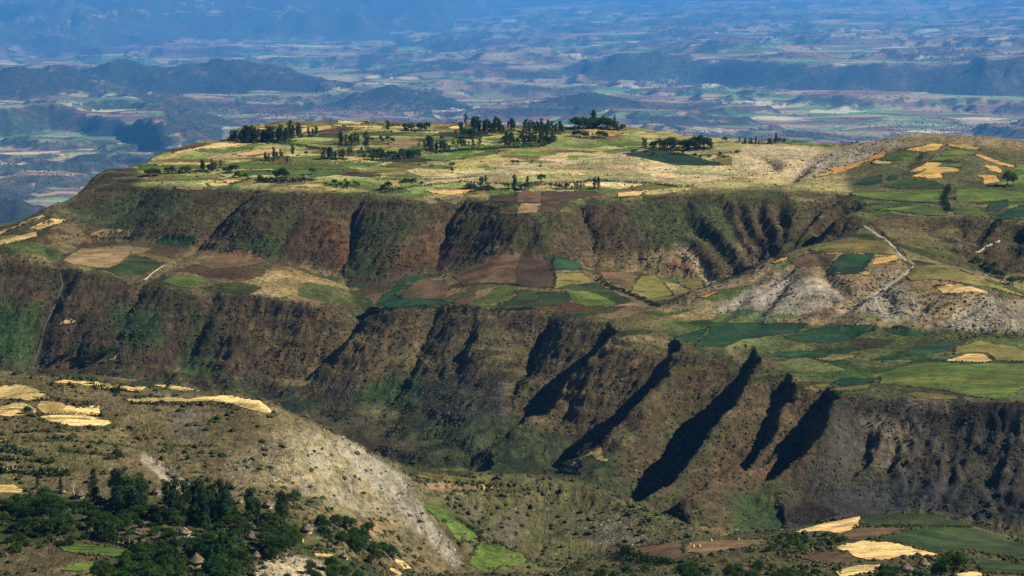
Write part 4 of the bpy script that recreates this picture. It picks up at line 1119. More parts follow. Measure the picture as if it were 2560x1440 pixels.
def build_field(key, poly, where):
    nm, ca, cb, th, wd = CROPS[key]
    pl = densify(poly + [poly[0]], 4.5)[:-1]
    u = np.array([p[0] for p in pl], float); v = np.array([p[1] for p in pl], float)
    k_ = min(1.0, 0.35 + (max(v) - min(v)) / 30.0)
    du = k_ * (1.8 * vnoise(u / 17, v / 11, 401) + 0.8 * vnoise(u / 6, v / 4, 403)); v = v + k_ * (1.0 * vnoise(u / 17 + 9, v / 11, 402) + 0.5 * vnoise(u / 6, v / 4, 404)); u = u + du
    x, y, z = hit(u, v)
    ym = np.median(y)
    lim = ym * 1.09 if ym < 1960 else ym + max(90.0, 2.2 * np.median(np.abs(y - ym)) + 60)
    for _ in range(12):                       # edge points that look past a brow step back onto it
        bad = y > lim
        if not bad.any(): break
        v[bad] += 1.5
        x, y, z = hit(u, v)
    ok = y <= lim
    x, y = x[ok], y[ok]
    if len(x) < 4: return
    sp = 3.2 + (ym - 1100) / 1900 * 2.0
    n = len(x)
    # interior points
    gx = np.arange(x.min(), x.max(), sp); gy = np.arange(y.min(), y.max(), sp * 1.3)
    GXX, GYY = np.meshgrid(gx, gy)
    GXX = GXX + (np.arange(GXX.shape[0]) % 2)[:, None] * sp * 0.5
    d = poly_dist(GXX.ravel(), GYY.ravel(), list(zip(x, y)))
    k = d > sp * 0.5
    ix, iy = GXX.ravel()[k], GYY.ravel()[k]
    vs = [Vector((a, b)) for a, b in zip(np.r_[x, ix], np.r_[y, iy])]
    cv_, ce_, cf_, _, _, _ = delaunay_2d_cdt(vs, [(i, (i + 1) % n) for i in range(n)], [], 1, 0.02)
    if not cf_: return
    vx = np.array([q.x for q in cv_]); vy = np.array([q.y for q in cv_])
    vz = land(vx, vy) + th
    tri = np.array([f if len(f) == 3 else f[:3] for f in cf_])
    e = {}
    for f in tri:
        for a, b in ((f[0], f[1]), (f[1], f[2]), (f[2], f[0])):
            e[(a, b)] = 1
    co = [np.c_[vx, vy, vz]]; faces = [tuple(f) for f in tri]
    bo = [(a, b) for (a, b) in e if (b, a) not in e]
    idx = {}
    low = []
    for a, b in bo:
        for q in (a, b):
            if q not in idx:
                idx[q] = len(vx) + len(low); low.append((vx[q], vy[q], vz[q] - th - 1.5))
        faces.append((a, idx[a], idx[b])); faces.append((a, idx[b], b))
    co = np.vstack(co + [np.array(low)]) if low else co[0]
    me = mesh_from(nm, co, np.array(faces), False)
    me.materials.append(CROPM[key])
    o = bpy.data.objects.new(nm, me); COL.objects.link(o)
    o['kind'] = 'structure'; o['label'] = wd + ' ' + where
    FIELD_PLAN.append((x, y, key))
for key, poly, where in FIELDS:
    build_field(key, poly, where)

# tracks and dry stream beds: ribbons laid on the land
def ribbon(name, pts_, width, mat, label, lift=0.35):
    a = densify(pts_, 6)
    x, y, z = hit(np.array([p[0] for p in a], float), np.array([p[1] for p in a], float))
    ok = np.abs(y - np.median(y)) < 0.15 * np.median(y)
    x, y = x[ok], y[ok]
    for _ in range(2):
        x[1:-1] = (x[:-2] + 2 * x[1:-1] + x[2:]) / 4; y[1:-1] = (y[:-2] + 2 * y[1:-1] + y[2:]) / 4
    tx, ty = np.gradient(x), np.gradient(y); l = np.hypot(tx, ty) + 1e-6
    nx, ny = -ty / l, tx / l
    w_ = width * (0.75 + 0.5 * (vnoise(x / 12, y / 12, 8) + 0.5))
    cols = []
    for s in (-1, -0.5, 0, 0.5, 1):
        px, py = x + nx * w_ * s, y + ny * w_ * s
        cols.append(np.c_[px, py, land(px, py) + (lift if abs(s) < 1 else -0.4)])
    V_ = np.stack(cols, 1); n_, m_ = V_.shape[:2]
    id_ = np.arange(n_ * m_).reshape(n_, m_)
    q = np.stack([id_[:-1, :-1], id_[:-1, 1:], id_[1:, 1:], id_[1:, :-1]], -1).reshape(-1, 4)
    me = mesh_from(name, V_.reshape(-1, 3), q)
    me.materials.append(mat)
    o = bpy.data.objects.new(name, me); COL.objects.link(o)
    o['kind'] = 'structure'; o['label'] = label
def dust_material(name, a, b_):
    m, nt, b = new_mat(name)
    P1 = coords(nt)
    c = mixc(nt, remap(nt, noise(nt, P1, 0.35, 5, 0.7), 0.35, 0.65, 0, 1), a + (1,), b_ + (1,))
    L(nt, c, b.inputs['Base Color'])
    return m
DUST = dust_material('pale_dust', (0.20, 0.16, 0.105), (0.50, 0.43, 0.33))
GREY = dust_material('grey_gravel', (0.05, 0.045, 0.036), (0.135, 0.12, 0.10))
ribbon('track', [(2160,566),(2190,585),(2222,605),(2240,628),(2262,650),(2290,662)], 2.2, DUST, 'pale track running over the middle ridge')
ribbon('stream_bed', [(2285,664),(2262,685),(2225,712),(2180,738),(2135,765)], 3.0, DUST, 'pale dry stream bed below the track')
ribbon('stream_bed', [(122,645),(142,668),(157,712),(135,770),(112,815),(95,880),(80,925)], 1.2, GREY, 'grey stony stream bed in the left valley')
ribbon('stream_bed', [(918,500),(890,555),(876,620),(860,690),(888,745)], 0.6, GREY, 'grey dry gully in the upper scarp')
ribbon('stream_bed', [(1460,520),(1462,570),(1481,628),(1487,690)], 0.6, GREY, 'grey dry gully right of the ploughed spur')
ribbon('stream_bed', [(1705,632),(1748,672),(1785,712)], 0.9, GREY, 'pale washed gully under the rilled slope')
ribbon('stream_bed', [(1800,600),(1835,650),(1860,688)], 0.6, GREY, 'pale washed gully, second under the rilled slope')
ribbon('track', [(2130,492),(2200,503),(2280,508),(2368,512)], 2.0, GREY, 'narrow track under the green fields on the right-hand hill')
ribbon('track', [(1030,470),(1130,440),(1250,425),(1330,415),(1450,400),(1560,382),(1640,372)], 3.0, DUST, 'pale footpath across the plateau')
ribbon('track', [(2440,632),(2470,615),(2500,602)], 1.0, DUST, 'short pale track by the right ravine')
ribbon('track', [(360,700),(385,680),(410,663)], 1.1, DUST, 'short pale track on the left terrace')
# ------------------------------------------------------------------ plants
def leaf_material(name, ca, cb):
    m, nt, b = new_mat(name)
    inf = N(nt, 'ShaderNodeObjectInfo')
    P1 = coords(nt)
    n = noise(nt, P1, 0.55, 4, 0.6)
    c = mixc(nt, remap(nt, n, 0.35, 0.68, 0, 1), ca + (1,), cb + (1,))
    hue = mixc(nt, inf.outputs['Random'], (0.78, 0.95, 1.1, 1), (1.35, 1.08, 0.75, 1))
    c = mixc(nt, 1.0, scale_col(nt, c, remap(nt, noise(nt, P1, 0.05, 2), 0.35, 0.65, 0.75, 1.5)), hue, 'MULTIPLY')
    L(nt, c, b.inputs['Base Color'])
    b.inputs['Roughness'].default_value = 0.75
    tr = N(nt, 'ShaderNodeBsdfTranslucent')
    L(nt, mixc(nt, 1.0, c, (1.25, 1.35, 0.7, 1), 'MULTIPLY'), tr.inputs['Color'])
    mx = N(nt, 'ShaderNodeMixShader'); mx.inputs[0].default_value = 0.38
    L(nt, b.outputs[0], mx.inputs[1]); L(nt, tr.outputs[0], mx.inputs[2])
    L(nt, mx.outputs[0], nt.nodes['Material Output'].inputs['Surface'])
    return m
EUC = leaf_material('eucalyptus_leaves', (0.016, 0.036, 0.016), (0.052, 0.085, 0.032))
BROAD = leaf_material('broad_leaves', (0.016, 0.041, 0.012), (0.062, 0.112, 0.024))
LIGHT = leaf_material('fresh_leaves', (0.055, 0.12, 0.018), (0.12, 0.21, 0.035))
HEDGE = leaf_material('hedge_leaves', (0.013, 0.024, 0.009), (0.036, 0.056, 0.018))
def bark_material(name, a, b_):
    m, nt, b = new_mat(name)
    L(nt, mixc(nt, noise(nt, coords(nt, (1, 1, 0.3)), 1.5, 4), a + (1,), b_ + (1,)), b.inputs['Base Color'])
    return m
BARK = bark_material('bark', (0.06, 0.045, 0.03), (0.16, 0.12, 0.085))
PALEBARK = bark_material('bleached_bark', (0.45, 0.42, 0.36), (0.7, 0.67, 0.6))

def leaf_cards(centres, radii, n_each, size, r, squash=0.9):
    co, fc = [], []
    for (c, rad) in zip(centres, radii):
        n = max(8, int(n_each * (rad ** 1.6)))
        d = r.normal(size=(n, 3)); d /= np.linalg.norm(d, axis=1)[:, None]
        p = c + d * rad * (0.45 + 0.6 * r.random((n, 1))) * np.array([1, 1, squash])
        nrm = d + 0.7 * r.normal(size=(n, 3)); nrm /= np.linalg.norm(nrm, axis=1)[:, None]
        t = np.cross(nrm, r.normal(size=(n, 3))); t /= np.linalg.norm(t, axis=1)[:, None] + 1e-9
        b = np.cross(nrm, t)
        s = size * (0.6 + 0.8 * r.random((n, 1)))
        k = len(co) and sum(len(q) for q in co)
        co.append(np.stack([p - t * s, p - b * s * 0.6, p + t * s, p + b * s * 0.6], 1).reshape(-1, 3))
        fc.append(np.arange(n * 4).reshape(n, 4) + k)
    return np.vstack(co), np.vstack(fc)

def tube(path, radii, seg=6):
    path = np.array(path, float); co = []; fc = []
    for i, (p, r0) in enumerate(zip(path, radii)):
        t = path[min(i + 1, len(path) - 1)] - path[max(i - 1, 0)]
        t = t / (np.linalg.norm(t) + 1e-9)
        a = np.cross(t, (0.3, 0.9, 0.1)); a /= np.linalg.norm(a) + 1e-9; b = np.cross(t, a)
        for k in range(seg):
            an = 2 * math.pi * k / seg
            co.append(p + r0 * (math.cos(an) * a + math.sin(an) * b))
    for i in range(len(path) - 1):
        for k in range(seg):
            fc.append((i * seg + k, i * seg + (k + 1) % seg, (i + 1) * seg + (k + 1) % seg, (i + 1) * seg + k))
    return np.array(co), np.array(fc)

def join(parts):
    co, fc, k = [], [], 0
    for c, f in parts:
        co.append(c); fc.append(f + k); k += len(c)
    return np.vstack(co), np.vstack(fc)

def tree_proto(kind, seed):
    """unit: metres, about 10 m tall; returns trunk mesh, crown mesh"""
    r = np.random.default_rng(seed)
    limbs = []
    cs, rs = [], []
    if kind == 'eucalyptus':
        lean = r.normal(size=2) * 0.25
        path = [(0, 0, -0.6), (lean[0] * .2, lean[1] * .2, 3), (lean[0] * .7, lean[1] * .7, 6), (lean[0], lean[1], 9.2)]
        limbs.append(tube(path, [0.26, 0.2, 0.14, 0.04]))
        for i in range(15):
            h = 2.6 + 7.0 * (i + r.random()) / 15
            w = 1.5 * math.sin(math.pi * min(1, (h - 1.2) / 9.4)) ** 0.7
            a = r.random() * 6.28; q = w * (0.25 + 0.75 * r.random())
            c = np.array([lean[0] * h / 9 + q * math.cos(a), lean[1] * h / 9 + q * math.sin(a), h])
            cs.append(c); rs.append(0.75 + 0.55 * r.random())
            limbs.append(tube([(lean[0] * (h - 1) / 9, lean[1] * (h - 1) / 9, h - 1.0), tuple(c)], [0.07, 0.02], 4))
        cards = leaf_cards(np.array(cs), rs, 62, 0.27, r, 1.1)
        mat = EUC
    elif kind == 'broad':
        path = [(0, 0, -0.6), (0.15, 0.1, 2.0), (0.3, -0.1, 4.5)]
        limbs.append(tube(path, [0.4, 0.3, 0.2]))
        for i in range(22):
            a = i * 2.4 + r.random(); q = 3.6 * math.sqrt(r.random())
            h = 8.2 - 0.30 * q * q / 1.6 - 2.2 * r.random() + 0.4
            h = max(h, 2.6)
            c = np.array([q * math.cos(a), q * math.sin(a), h])
            cs.append(c); rs.append(1.0 + 0.75 * r.random())
            limbs.append(tube([(0.2, 0, 3.2), tuple(c * np.array([.55, .55, .75])), tuple(c)], [0.14, 0.08, 0.03], 4))
        cards = leaf_cards(np.array(cs), rs, 44, 0.30, r, 0.85)
        mat = BROAD
    elif kind == 'juniper':
        limbs.append(tube([(0, 0, -0.6), (0, 0.1, 4), (0.05, 0, 9.6)], [0.3, 0.2, 0.04]))
        for i in range(26):
            h = 1.4 + 8.3 * (i / 26); w = 2.5 * (1 - (h / 10.4) ** 1.3) * (0.55 + 0.6 * r.random())
            a = i * 2.4
            c = np.array([w * math.cos(a), w * math.sin(a), h + 0.25 * r.normal()])
            cs.append(c); rs.append(0.55 + 0.45 * (1 - h / 10))
            limbs.append(tube([(0, 0, h - 0.5), tuple(c)], [0.06, 0.02], 4))
            cs.append(c * np.array([.45, .45, 1])); rs.append(0.7)
        cards = leaf_cards(np.array(cs), rs, 48, 0.24, r, 0.8)
        mat = EUC
    else:   # bush
        for i in range(4):
            a = r.random() * 6.28
            limbs.append(tube([(0, 0, -0.5), (0.6 * math.cos(a), 0.6 * math.sin(a), 1.2), (1.4 * math.cos(a), 1.4 * math.sin(a), 2.2)], [0.14, 0.1, 0.04], 4))
        for i in range(12):
            a = r.random() * 6.28; q = 2.0 * math.sqrt(r.random())
            cs.append(np.array([q * math.cos(a), q * math.sin(a), 0.7 + 1.5 * (1 - q / 2.4) + 0.5 * r.random()])); rs.append(0.7 + 0.5 * r.random())
        cards = leaf_cards(np.array(cs), rs, 58, 0.24, r, 0.85)
        mat = BROAD
    tc, tf = join(limbs)
    tm = mesh_from('trunk', tc, tf); tm.materials.append(BARK)
    cm = mesh_from('crown', cards[0], cards[1], False); cm.materials.append(mat)
    return tm, cm
PROTO = {}
for kind, n in (('eucalyptus', 5), ('broad', 5), ('juniper', 3), ('bush', 4)):
    PROTO[kind] = [tree_proto(kind, 900 + 13 * i + len(kind)) for i in range(n)]
light = []
for tm, cm in PROTO['bush'][:2] + PROTO['broad'][:1]:
    c2 = cm.copy(); c2.materials.clear(); c2.materials.append(LIGHT); light.append((tm, c2))
PROTO['light'] = light
HEIGHT = {'eucalyptus': 9.9, 'broad': 9.6, 'juniper': 10.2, 'bush': 3.1, 'light': 3.1}
NAMES = {'eucalyptus': 'eucalyptus_tree', 'broad': 'broadleaf_tree', 'juniper': 'juniper_tree', 'bush': 'bush', 'light': 'garden_bush'}
CATS = {'eucalyptus': 'tree', 'broad': 'tree', 'juniper': 'tree', 'bush': 'bush', 'light': 'bush'}
PLANTS = []                                   # plan position and reach of every single plant

def plant(kind, x, y, z, h, label, group, wide=1.0, variant=None):
    nm0 = NAMES[kind] if not (kind == 'broad' and y > 2000) else 'highland_broadleaf_tree'  # same broadleaf trees, no other species; named apart beyond the near hills
    pr = PROTO[kind]
    k = random.randrange(len(pr)) if variant is None else variant
    tm, cm = pr[k]
    H = HEIGHT[kind] if not (kind == 'light' and k == 2) else 9.6
    s = h / H
    root = bpy.data.objects.new(nm0, None); COL.objects.link(root)
    root.empty_display_size = 1
    root.location = (x, y, z - 0.1); root.scale = (s * wide, s * wide, s)
    root.rotation_euler = (0, 0, random.random() * 6.28)
    root['label'] = label; root['category'] = CATS[kind]
    if group: root['group'] = group
    for nm, me in (('trunk', tm), ('crown', cm)):
        c = bpy.data.objects.new(nm, me); COL.objects.link(c); c.parent = root
    PLANTS.append((x, y, h))
    return root

def stand(spec):
    """spec: kind, line of (u,v), count, (hmin,hmax) in image pixels, dv, label, group"""
    kind, line, n, hr, dv, label, group = spec
    ln = densify(line, 2) if len(line) > 1 else line
    uu = []; vv = []
    for i in range(n):
        p = ln[int((i + random.random() * 0.8) / n * (len(ln) - 1))] if len(ln) > 1 else ln[0]
        uu.append(p[0] + (random.uniform(-5, 5) if n > 1 else 0)); vv.append(p[1] + (random.uniform(-dv, dv) * 1.7 if n > 1 else 0))
    uu = np.array(uu); vv = np.array(vv)
    x, y, z = hit(uu, vv)
    for _ in range(6):                        # roots that look past the brow step down onto it
        bad = (y > 3850) | (np.abs(y - np.median(y)) > 300)
        if not bad.any(): break
        vv[bad] += 2.5
        x, y, z = hit(uu, vv)
    for i in range(n):
        if y[i] > 3900 or abs(y[i] - np.median(y)) > 300: continue
        h = random.uniform(hr[0] * (0.75 if n > 2 else 1), hr[1]) * 1.15 * y[i] / F0
        plant(kind, x[i], y[i], float(land(x[i], y[i])), h, label, group, wide=random.uniform(0.9, 1.3))

E, B, J, S, G_ = 'eucalyptus', 'broad', 'juniper', 'bush', 'light'
STANDS = [
 (E, [(582,352),(640,354),(700,353),(726,350)], 40, (22,36), 2.5, 'eucalyptus in the long dense stand at the left end of the plateau', 'dense stand on the plateau'),
 (E, [(728,341),(752,343)], 6, (26,34), 2, 'tall eucalyptus at the right end of the dense stand', 'tall eucalyptus by the hut'),
 (E, [(768,341),(796,341)], 5, (18,28), 2, 'eucalyptus just right of the hut behind the dense stand', 'eucalyptus right of the hut'),
 (E, [(662,401),(690,399),(712,397)], 8, (14,26), 2, 'eucalyptus in the small copse below the dense stand', 'small copse on the plateau'),
 (E, [(731,391)], 1, (25,25), 0, 'slender lone eucalyptus standing in dry grass on the plateau', None),
 (B, [(766,388)], 1, (10,10), 0, 'small round tree right of the slender lone eucalyptus', None),
 (E, [(718,410)], 1, (18,18), 0, 'thin eucalyptus on the long green band', None),
 (B, [(366,441),(405,441)], 7, (13,20), 1.5, 'tree in the leftmost clump near the plateau rim', 'leftmost clump on the plateau'),
 (B, [(410,431),(478,434)], 11, (11,17), 2, 'tree around the left hamlet huts', 'trees of the left hamlet'),
 (E, [(498,429),(542,428)], 9, (16,25), 2, 'eucalyptus at the right side of the left hamlet', 'eucalyptus of the left hamlet'),
 (E, [(552,420)], 1, (18,18), 0, 'single eucalyptus on the green band right of the left hamlet', None),
 (B, [(566,434),(588,432)], 5, (16,24), 2, 'tree in the clump right of the left hamlet', 'clump right of the left hamlet'),
 (B, [(585,444),(612,447)], 5, (11,17), 1.5, 'tree in the low clump near the rim', 'low clump near the rim'),
 (B, [(694,447),(716,446)], 5, (20,28), 1.5, 'tree over the walled hamlet near the rim', 'trees of the walled hamlet'),
 (B, [(780,437)], 1, (18,18), 0, 'round tree right of the walled hamlet', None),
 (B, [(672,433)], 1, (8,8), 0, 'tiny round tree on the green band above the walled hamlet', None),
 (B, [(818,464),(860,468),(908,464)], 11, (8,15), 2, 'low tree around the hamlet on the rim', 'trees of the rim hamlet'),
 (B, [(955,478),(968,476)], 4, (14,22), 2, 'tree at the gully head on the rim', 'trees at the gully head'),
 (S, [(1005,458),(1055,455)], 5, (6,10), 2, 'bush by the hedge near the rim', 'bushes by the rim hedge'),
 (E, [(852,362),(898,363)], 8, (20,28), 1.5, 'eucalyptus in the copse left of the big hamlet', 'copse left of the big hamlet'),
 (E, [(913,378)], 1, (44,44), 0, 'tallest slender eucalyptus left of the big hamlet', None),
 (B, [(935,352),(985,356)], 7, (9,14), 2, 'low tree in the row above the big hamlet', 'row above the big hamlet'),
 (E, [(969,330)], 1, (26,26), 0, 'lone thin eucalyptus at the back of the plateau', None),
 (B, [(1008,328),(1072,328)], 10, (11,21), 1.5, 'tree in the copse at the plateau back edge', 'copse at the back edge'),
 (E, [(806,397),(862,398)], 13, (20,27), 2, 'eucalyptus at the left end of the big hamlet', 'eucalyptus left end of the big hamlet'),
 (E, [(868,390),(908,391)], 5, (16,24), 2, 'eucalyptus along the upper side of the big hamlet', 'eucalyptus over the big hamlet'),
 (B, [(914,395),(980,396),(1052,391)], 32, (12,22), 2.5, 'tree among the huts of the big hamlet', 'trees of the big hamlet'),
 (E, [(1058,372),(1086,373)], 4, (26,34), 2, 'tall eucalyptus above the big hamlet', 'tall pair above the big hamlet'),
 (B, [(1105,352)], 1, (13,13), 0, 'lone round tree between strips in the middle of the plateau', None),
 (E, [(1078,381),(1122,377)], 11, (18,28), 2, 'eucalyptus between the two hamlets', 'eucalyptus between the hamlets'),
 (E, [(1128,364),(1204,366)], 14, (11,19), 2, 'tree in the hedge row of the middle plateau', 'hedge row trees'),
 (E, [(1150,334),(1166,316)], 4, (20,28), 2, 'eucalyptus at the left of the back row', 'left of the back row'),
 (E, [(1178,326),(1262,331)], 28, (20,31), 2.5, 'eucalyptus in the dense back row on the plateau', 'dense back row'),
 (E, [(1268,322),(1292,325)], 5, (20,28), 2, 'eucalyptus at the right of the back row', 'right of the back row'),
 (B, [(1168,346),(1202,348)], 6, (16,24), 2, 'tree in the knot below the back row', 'knot below the back row'),
 (E, [(1308,331),(1412,332)], 26, (18,30), 3, 'eucalyptus in the right back row under the round grove', 'right back row'),
 (B, [(1258,356),(1320,358),(1388,352)], 18, (12,20), 3, 'low tree in the large dark village clump right of middle', 'large village clump'),
 (E, [(1258,356),(1320,358),(1388,352)], 24, (16,26), 3, 'eucalyptus in the large dark village clump right of middle', 'eucalyptus of the large clump'),
 (B, [(1428,342),(1522,345)], 12, (9,18), 2, 'tree in the thin row below the round grove', 'thin row below the grove'),
 (B, [(1434,319),(1480,321),(1558,328)], 20, (17,29), 3, 'tree of the round sacred-looking grove on the plateau brow', 'round grove'),
 (J, [(1484,320)], 2, (36,42), 1, 'tall dark tree rising from the round grove', 'tall trees of the grove'),
 (J, [(1536,324)], 1, (32,32), 0, 'pointed conifer at the right of the round grove', None),
 (E, [(1606,369),(1616,369)], 2, (18,22), 1, 'eucalyptus at the left of the right hamlet', 'left of the right hamlet'),
 (B, [(1626,369),(1640,370)], 3, (15,20), 1, 'round tree at the left of the right hamlet', 'round trees of the right hamlet'),
 (B, [(1650,371),(1720,372),(1778,372)], 25, (14,29), 3, 'tree of the right hamlet on the plateau', 'trees of the right hamlet'),
 (S, [(1560,384),(1640,384),(1800,390),(1850,385)], 14, (4,9), 4, 'bush around the leaf-shaped field', 'bushes round the leaf-shaped field'),
 (J, [(1842,357),(1930,359)], 18, (10,17), 1.5, 'tree in the straight dark row on the right skyline', 'straight row on the skyline'),
 (J, [(1940,358)], 1, (25,25), 0, 'pointed conifer at the right end of the straight row', None),
 (B, [(1950,357),(1968,357)], 4, (8,11), 1, 'low tree beside the pointed conifer', 'low trees by the conifer'),
 (B, [(1812,356)], 1, (14,14), 0, 'lone round tree left of the straight row', None),
 (B, [(2122,357),(2150,354)], 3, (5,8), 1, 'small tree on the crest of the bare hill', 'small trees on the bare hill'),
 (S, [(1165,473),(1240,476)], 10, (8,14), 2, 'bush around the hut on the rim', 'bushes round the rim hut'),
 (E, [(1205,468),(1212,458)], 3, (18,26), 2, 'tall tree at the hut on the rim', 'tall trees at the rim hut'),
 (B, [(1260,473),(1330,474)], 6, (12,20), 2, 'tree in the row along the middle rim', 'row along the rim'),
 (E, [(1286,474)], 1, (32,32), 0, 'tallest tree in the row along the middle rim', None),
 (E, [(1320,468)], 1, (25,25), 0, 'slender tree right of the tallest one on the rim', None),
 (B, [(1353,456)], 1, (20,20), 0, 'lone tree above the rim hedge', None),
 (B, [(1378,471),(1432,474)], 6, (10,16), 1.5, 'tree in the low clump on the rim hedge', 'low clump on the rim hedge'),
 (E, [(1440,471),(1456,472)], 3, (15,21), 1, 'slim tree left of the twin eucalyptus', 'slim trees on the rim hedge'),
 (E, [(1488,471),(1495,473)], 2, (24,30), 0.5, 'one of twin eucalyptus at the end of the rim hedge', 'twin eucalyptus on the rim'),
 (B, [(1131,420)], 1, (15,15), 0, 'lone umbrella tree in the dry grass', None),
 (B, [(1130,432)], 1, (12,12), 0, 'small tree below the lone umbrella tree', None),
 (B, [(1286,411),(1292,409)], 2, (9,13), 0.5, 'small tree on the pale footpath', 'small trees on the footpath'),
 (B, [(1331,408)], 1, (8,8), 0, 'tiny tree right of the pale footpath', None),
 (B, [(2519,466)], 1, (36,36), 0, 'big round tree standing alone in the right-hand green field', None),
 (B, [(2533,466)], 1, (33,33), 0, 'right half of the big lone tree pair in the green field', None),
 (S, [(1640,762),(1590,742),(1490,700)], 14, (5,9), 3, 'bush in the dark hedge across the middle terrace', 'bushes of the terrace hedge'),
 (B, [(2440,655),(2470,675),(2535,715)], 12, (12,20), 4, 'dark tree in the ravine right of the middle ridge', 'trees in the right ravine'),
 (B, [(290,880),(250,900),(160,890)], 9, (12,20), 6, 'dark tree along the left valley stream', 'trees by the left stream'),
]
for s in STANDS: stand(s)

# the near village and the near knoll
HUTS = [  # u, v of the wall foot, roof width in image pixels, label
 (158,1232,18,'small thatched hut half hidden at the left end of the village'),
 (199,1243,32,'low thatched hut beside the bare white tree'),
 (246,1250,30,'grey pointed thatched hut right of the bare white tree'),
 (391,1234,26,'thatched hut at the top of the village under the pale rocks'),
 (600,1258,18,'tiny hut behind the tall trees at the top of the village'),
 (670,1268,30,'thatched hut by the right-hand tall trees, highest on the slope'),
 (474,1290,20,'small dark hut under the tall trees'),
 (462,1338,36,'grey thatched hut above the dry stone wall'),
 (629,1350,38,'round thatched hut with pale wall in the village centre'),
 (641,1396,32,'round thatched hut with pale wall, lowest in the middle'),
 (491,1414,50,'large patched thatched hut among the lower trees'),
 (768,1330,34,'thatched hut on the right side of the village'),
 (860,1398,26,'dark thatched hut on the slope at the right end of the village'),
 (2265,1428,38,'left thatched hut of the pair on the right knoll'),
 (2309,1416,34,'right thatched hut of the pair on the right knoll'),
]
PHUTS = [  # plateau huts
 (738,345,11,'thatched hut at the right end of the dense plateau stand'),
 (450,432,13,'grey thatched hut of the left hamlet'),
 (523,433,12,'thatched hut at the right of the left hamlet'),
 (735,449,14,'left thatched hut of the walled hamlet'),
 (763,446,15,'right thatched hut of the walled hamlet'),
 (865,452,13,'thatched hut of the hamlet on the rim'),
 (955,395,14,'left thatched hut of the big hamlet'),
 (1000,394,12,'thatched hut in the middle of the big hamlet'),
 (1035,393,12,'right thatched hut of the big hamlet'),
 (1015,325,11,'thatched hut in the copse at the plateau back edge'),
 (1213,329,12,'thatched hut in the dense back row'),
 (1310,350,13,'left thatched hut in the large village clump'),
 (1340,352,13,'right thatched hut in the large village clump'),
 (1188,465,15,'brown hut among bushes on the rim'),
 (1415,470,13,'hut in the low clump on the rim hedge'),
 (1352,416,12,'lone brown hut on the dry grass'),
 (1725,374,12,'left thatched hut of the right hamlet'),
 (1742,373,12,'right thatched hut of the right hamlet'),
]
def blocked(u, v, h, hw):
    for (hu, hv, hwid, _) in HUTS:
        if abs(u - hu) < hwid * 0.45 + hw * 0.85 and v > hv - 4 and v - h < hv + 2:
            return True
    return False
def grove(kind, poly, n, hr, label, group, wide=(0.85, 1.15), aspect=0.3):
    p = np.array(poly, float)
    out = []; tries = 0
    while len(out) < n and tries < n * 60:
        tries += 1
        u = random.uniform(p[:, 0].min(), p[:, 0].max()); v = random.uniform(p[:, 1].min(), p[:, 1].max())
        if poly_dist(np.array([u]), np.array([v]), poly)[0] < 0: continue
        h = random.uniform(*hr)
        if blocked(u, v, h, h * aspect): continue
        if any(math.hypot((u - a) / (h * aspect * 0.8), (v - b) / (h * aspect * 0.4)) < 1 for a, b, _ in out): continue
        out.append((u, v, h))
    if not out: return
    x, y, z = hit(np.array([o_[0] for o_ in out]), np.array([o_[1] for o_ in out]))
    for i, (u, v, h) in enumerate(out):
        if y[i] > 1960: continue
        plant(kind, x[i], y[i], float(land(x[i], y[i])), h * y[i] / F0, label, group, wide=random.uniform(*wide))
TOPV = 'tall dark tree in the belt along the top of the near village'
grove(E, [(280,1260),(330,1250),(420,1275),(640,1288),(705,1295),(722,1322),(640,1315),(500,1315),(400,1300),(300,1300)], 60, (52,92), TOPV, 'belt of tall trees above the village', aspect=0.2)
grove(B, [(290,1290),(520,1290),(720,1310),(700,1335),(560,1330),(330,1320)], 34, (28,48), 'rounded tree under the tall belt of the near village', 'rounded trees under the belt')
grove(B, [(0,1262),(130,1250),(240,1285),(380,1305),(400,1325),(250,1345),(0,1335)], 48, (26,50), 'broad dark tree on the left side of the near village', 'broad trees left in the village', wide=(1.0, 1.4))
grove(S, [(0,1300),(380,1300),(400,1345),(250,1350),(0,1400)], 60, (10,20), 'low bush on the left side of the near village', 'bushes left in the village', aspect=0.6)
grove(B, [(230,1460),(330,1410),(440,1385),(560,1388),(640,1420),(640,1470),(300,1490)], 60, (42,72), 'broad dark tree in the lower wood of the near village', 'lower wood of the village', aspect=0.26)
grove(J, [(400,1430),(560,1400),(620,1430),(500,1470)], 12, (60,85), 'conical dark tree in the lower wood of the near village', 'conical trees of the lower wood', aspect=0.2)
grove(B, [(650,1360),(720,1335),(745,1372),(705,1405),(650,1395)], 22, (32,55), 'broad tree between the village centre and the right hut', 'trees right of the village centre')
grove(B, [(775,1300),(840,1318),(920,1345),(990,1400),(930,1415),(820,1362)], 30, (24,44), 'broad tree in the slanting belt at the right of the village', 'slanting belt right of the village', wide=(1.0, 1.35))
grove(B, [(690,1470),(760,1440),(820,1425),(900,1445),(900,1470)], 10, (30,48), 'dark tree at the bottom edge right of the village', 'trees at the bottom edge')
grove(S, [(420,1340),(620,1330),(620,1400),(440,1395)], 60, (10,20), 'garden bush in the middle of the near village', 'garden bushes of the village', aspect=0.6)
grove(B, [(400,1330),(620,1320),(640,1350),(560,1375),(420,1365)], 20, (20,34), 'rounded tree in the gardens of the village centre', 'garden trees of the village')
grove(G_, [(420,1385),(640,1385),(640,1430),(430,1440)], 8, (20,34), 'fresh green tree in the lower wood of the village', 'fresh trees of the lower wood', aspect=0.5)
grove(G_, [(280,1270),(640,1290),(640,1315),(300,1310)], 9, (18,30), 'fresh green bush at the foot of the tall belt', 'fresh bushes below the belt', aspect=0.5)
grove(G_, [(100,1255),(130,1240),(140,1280),(230,1285),(200,1300),(110,1290)], 5, (14,22), 'fresh green bush by the left huts', 'fresh bushes by the left huts', aspect=0.6)
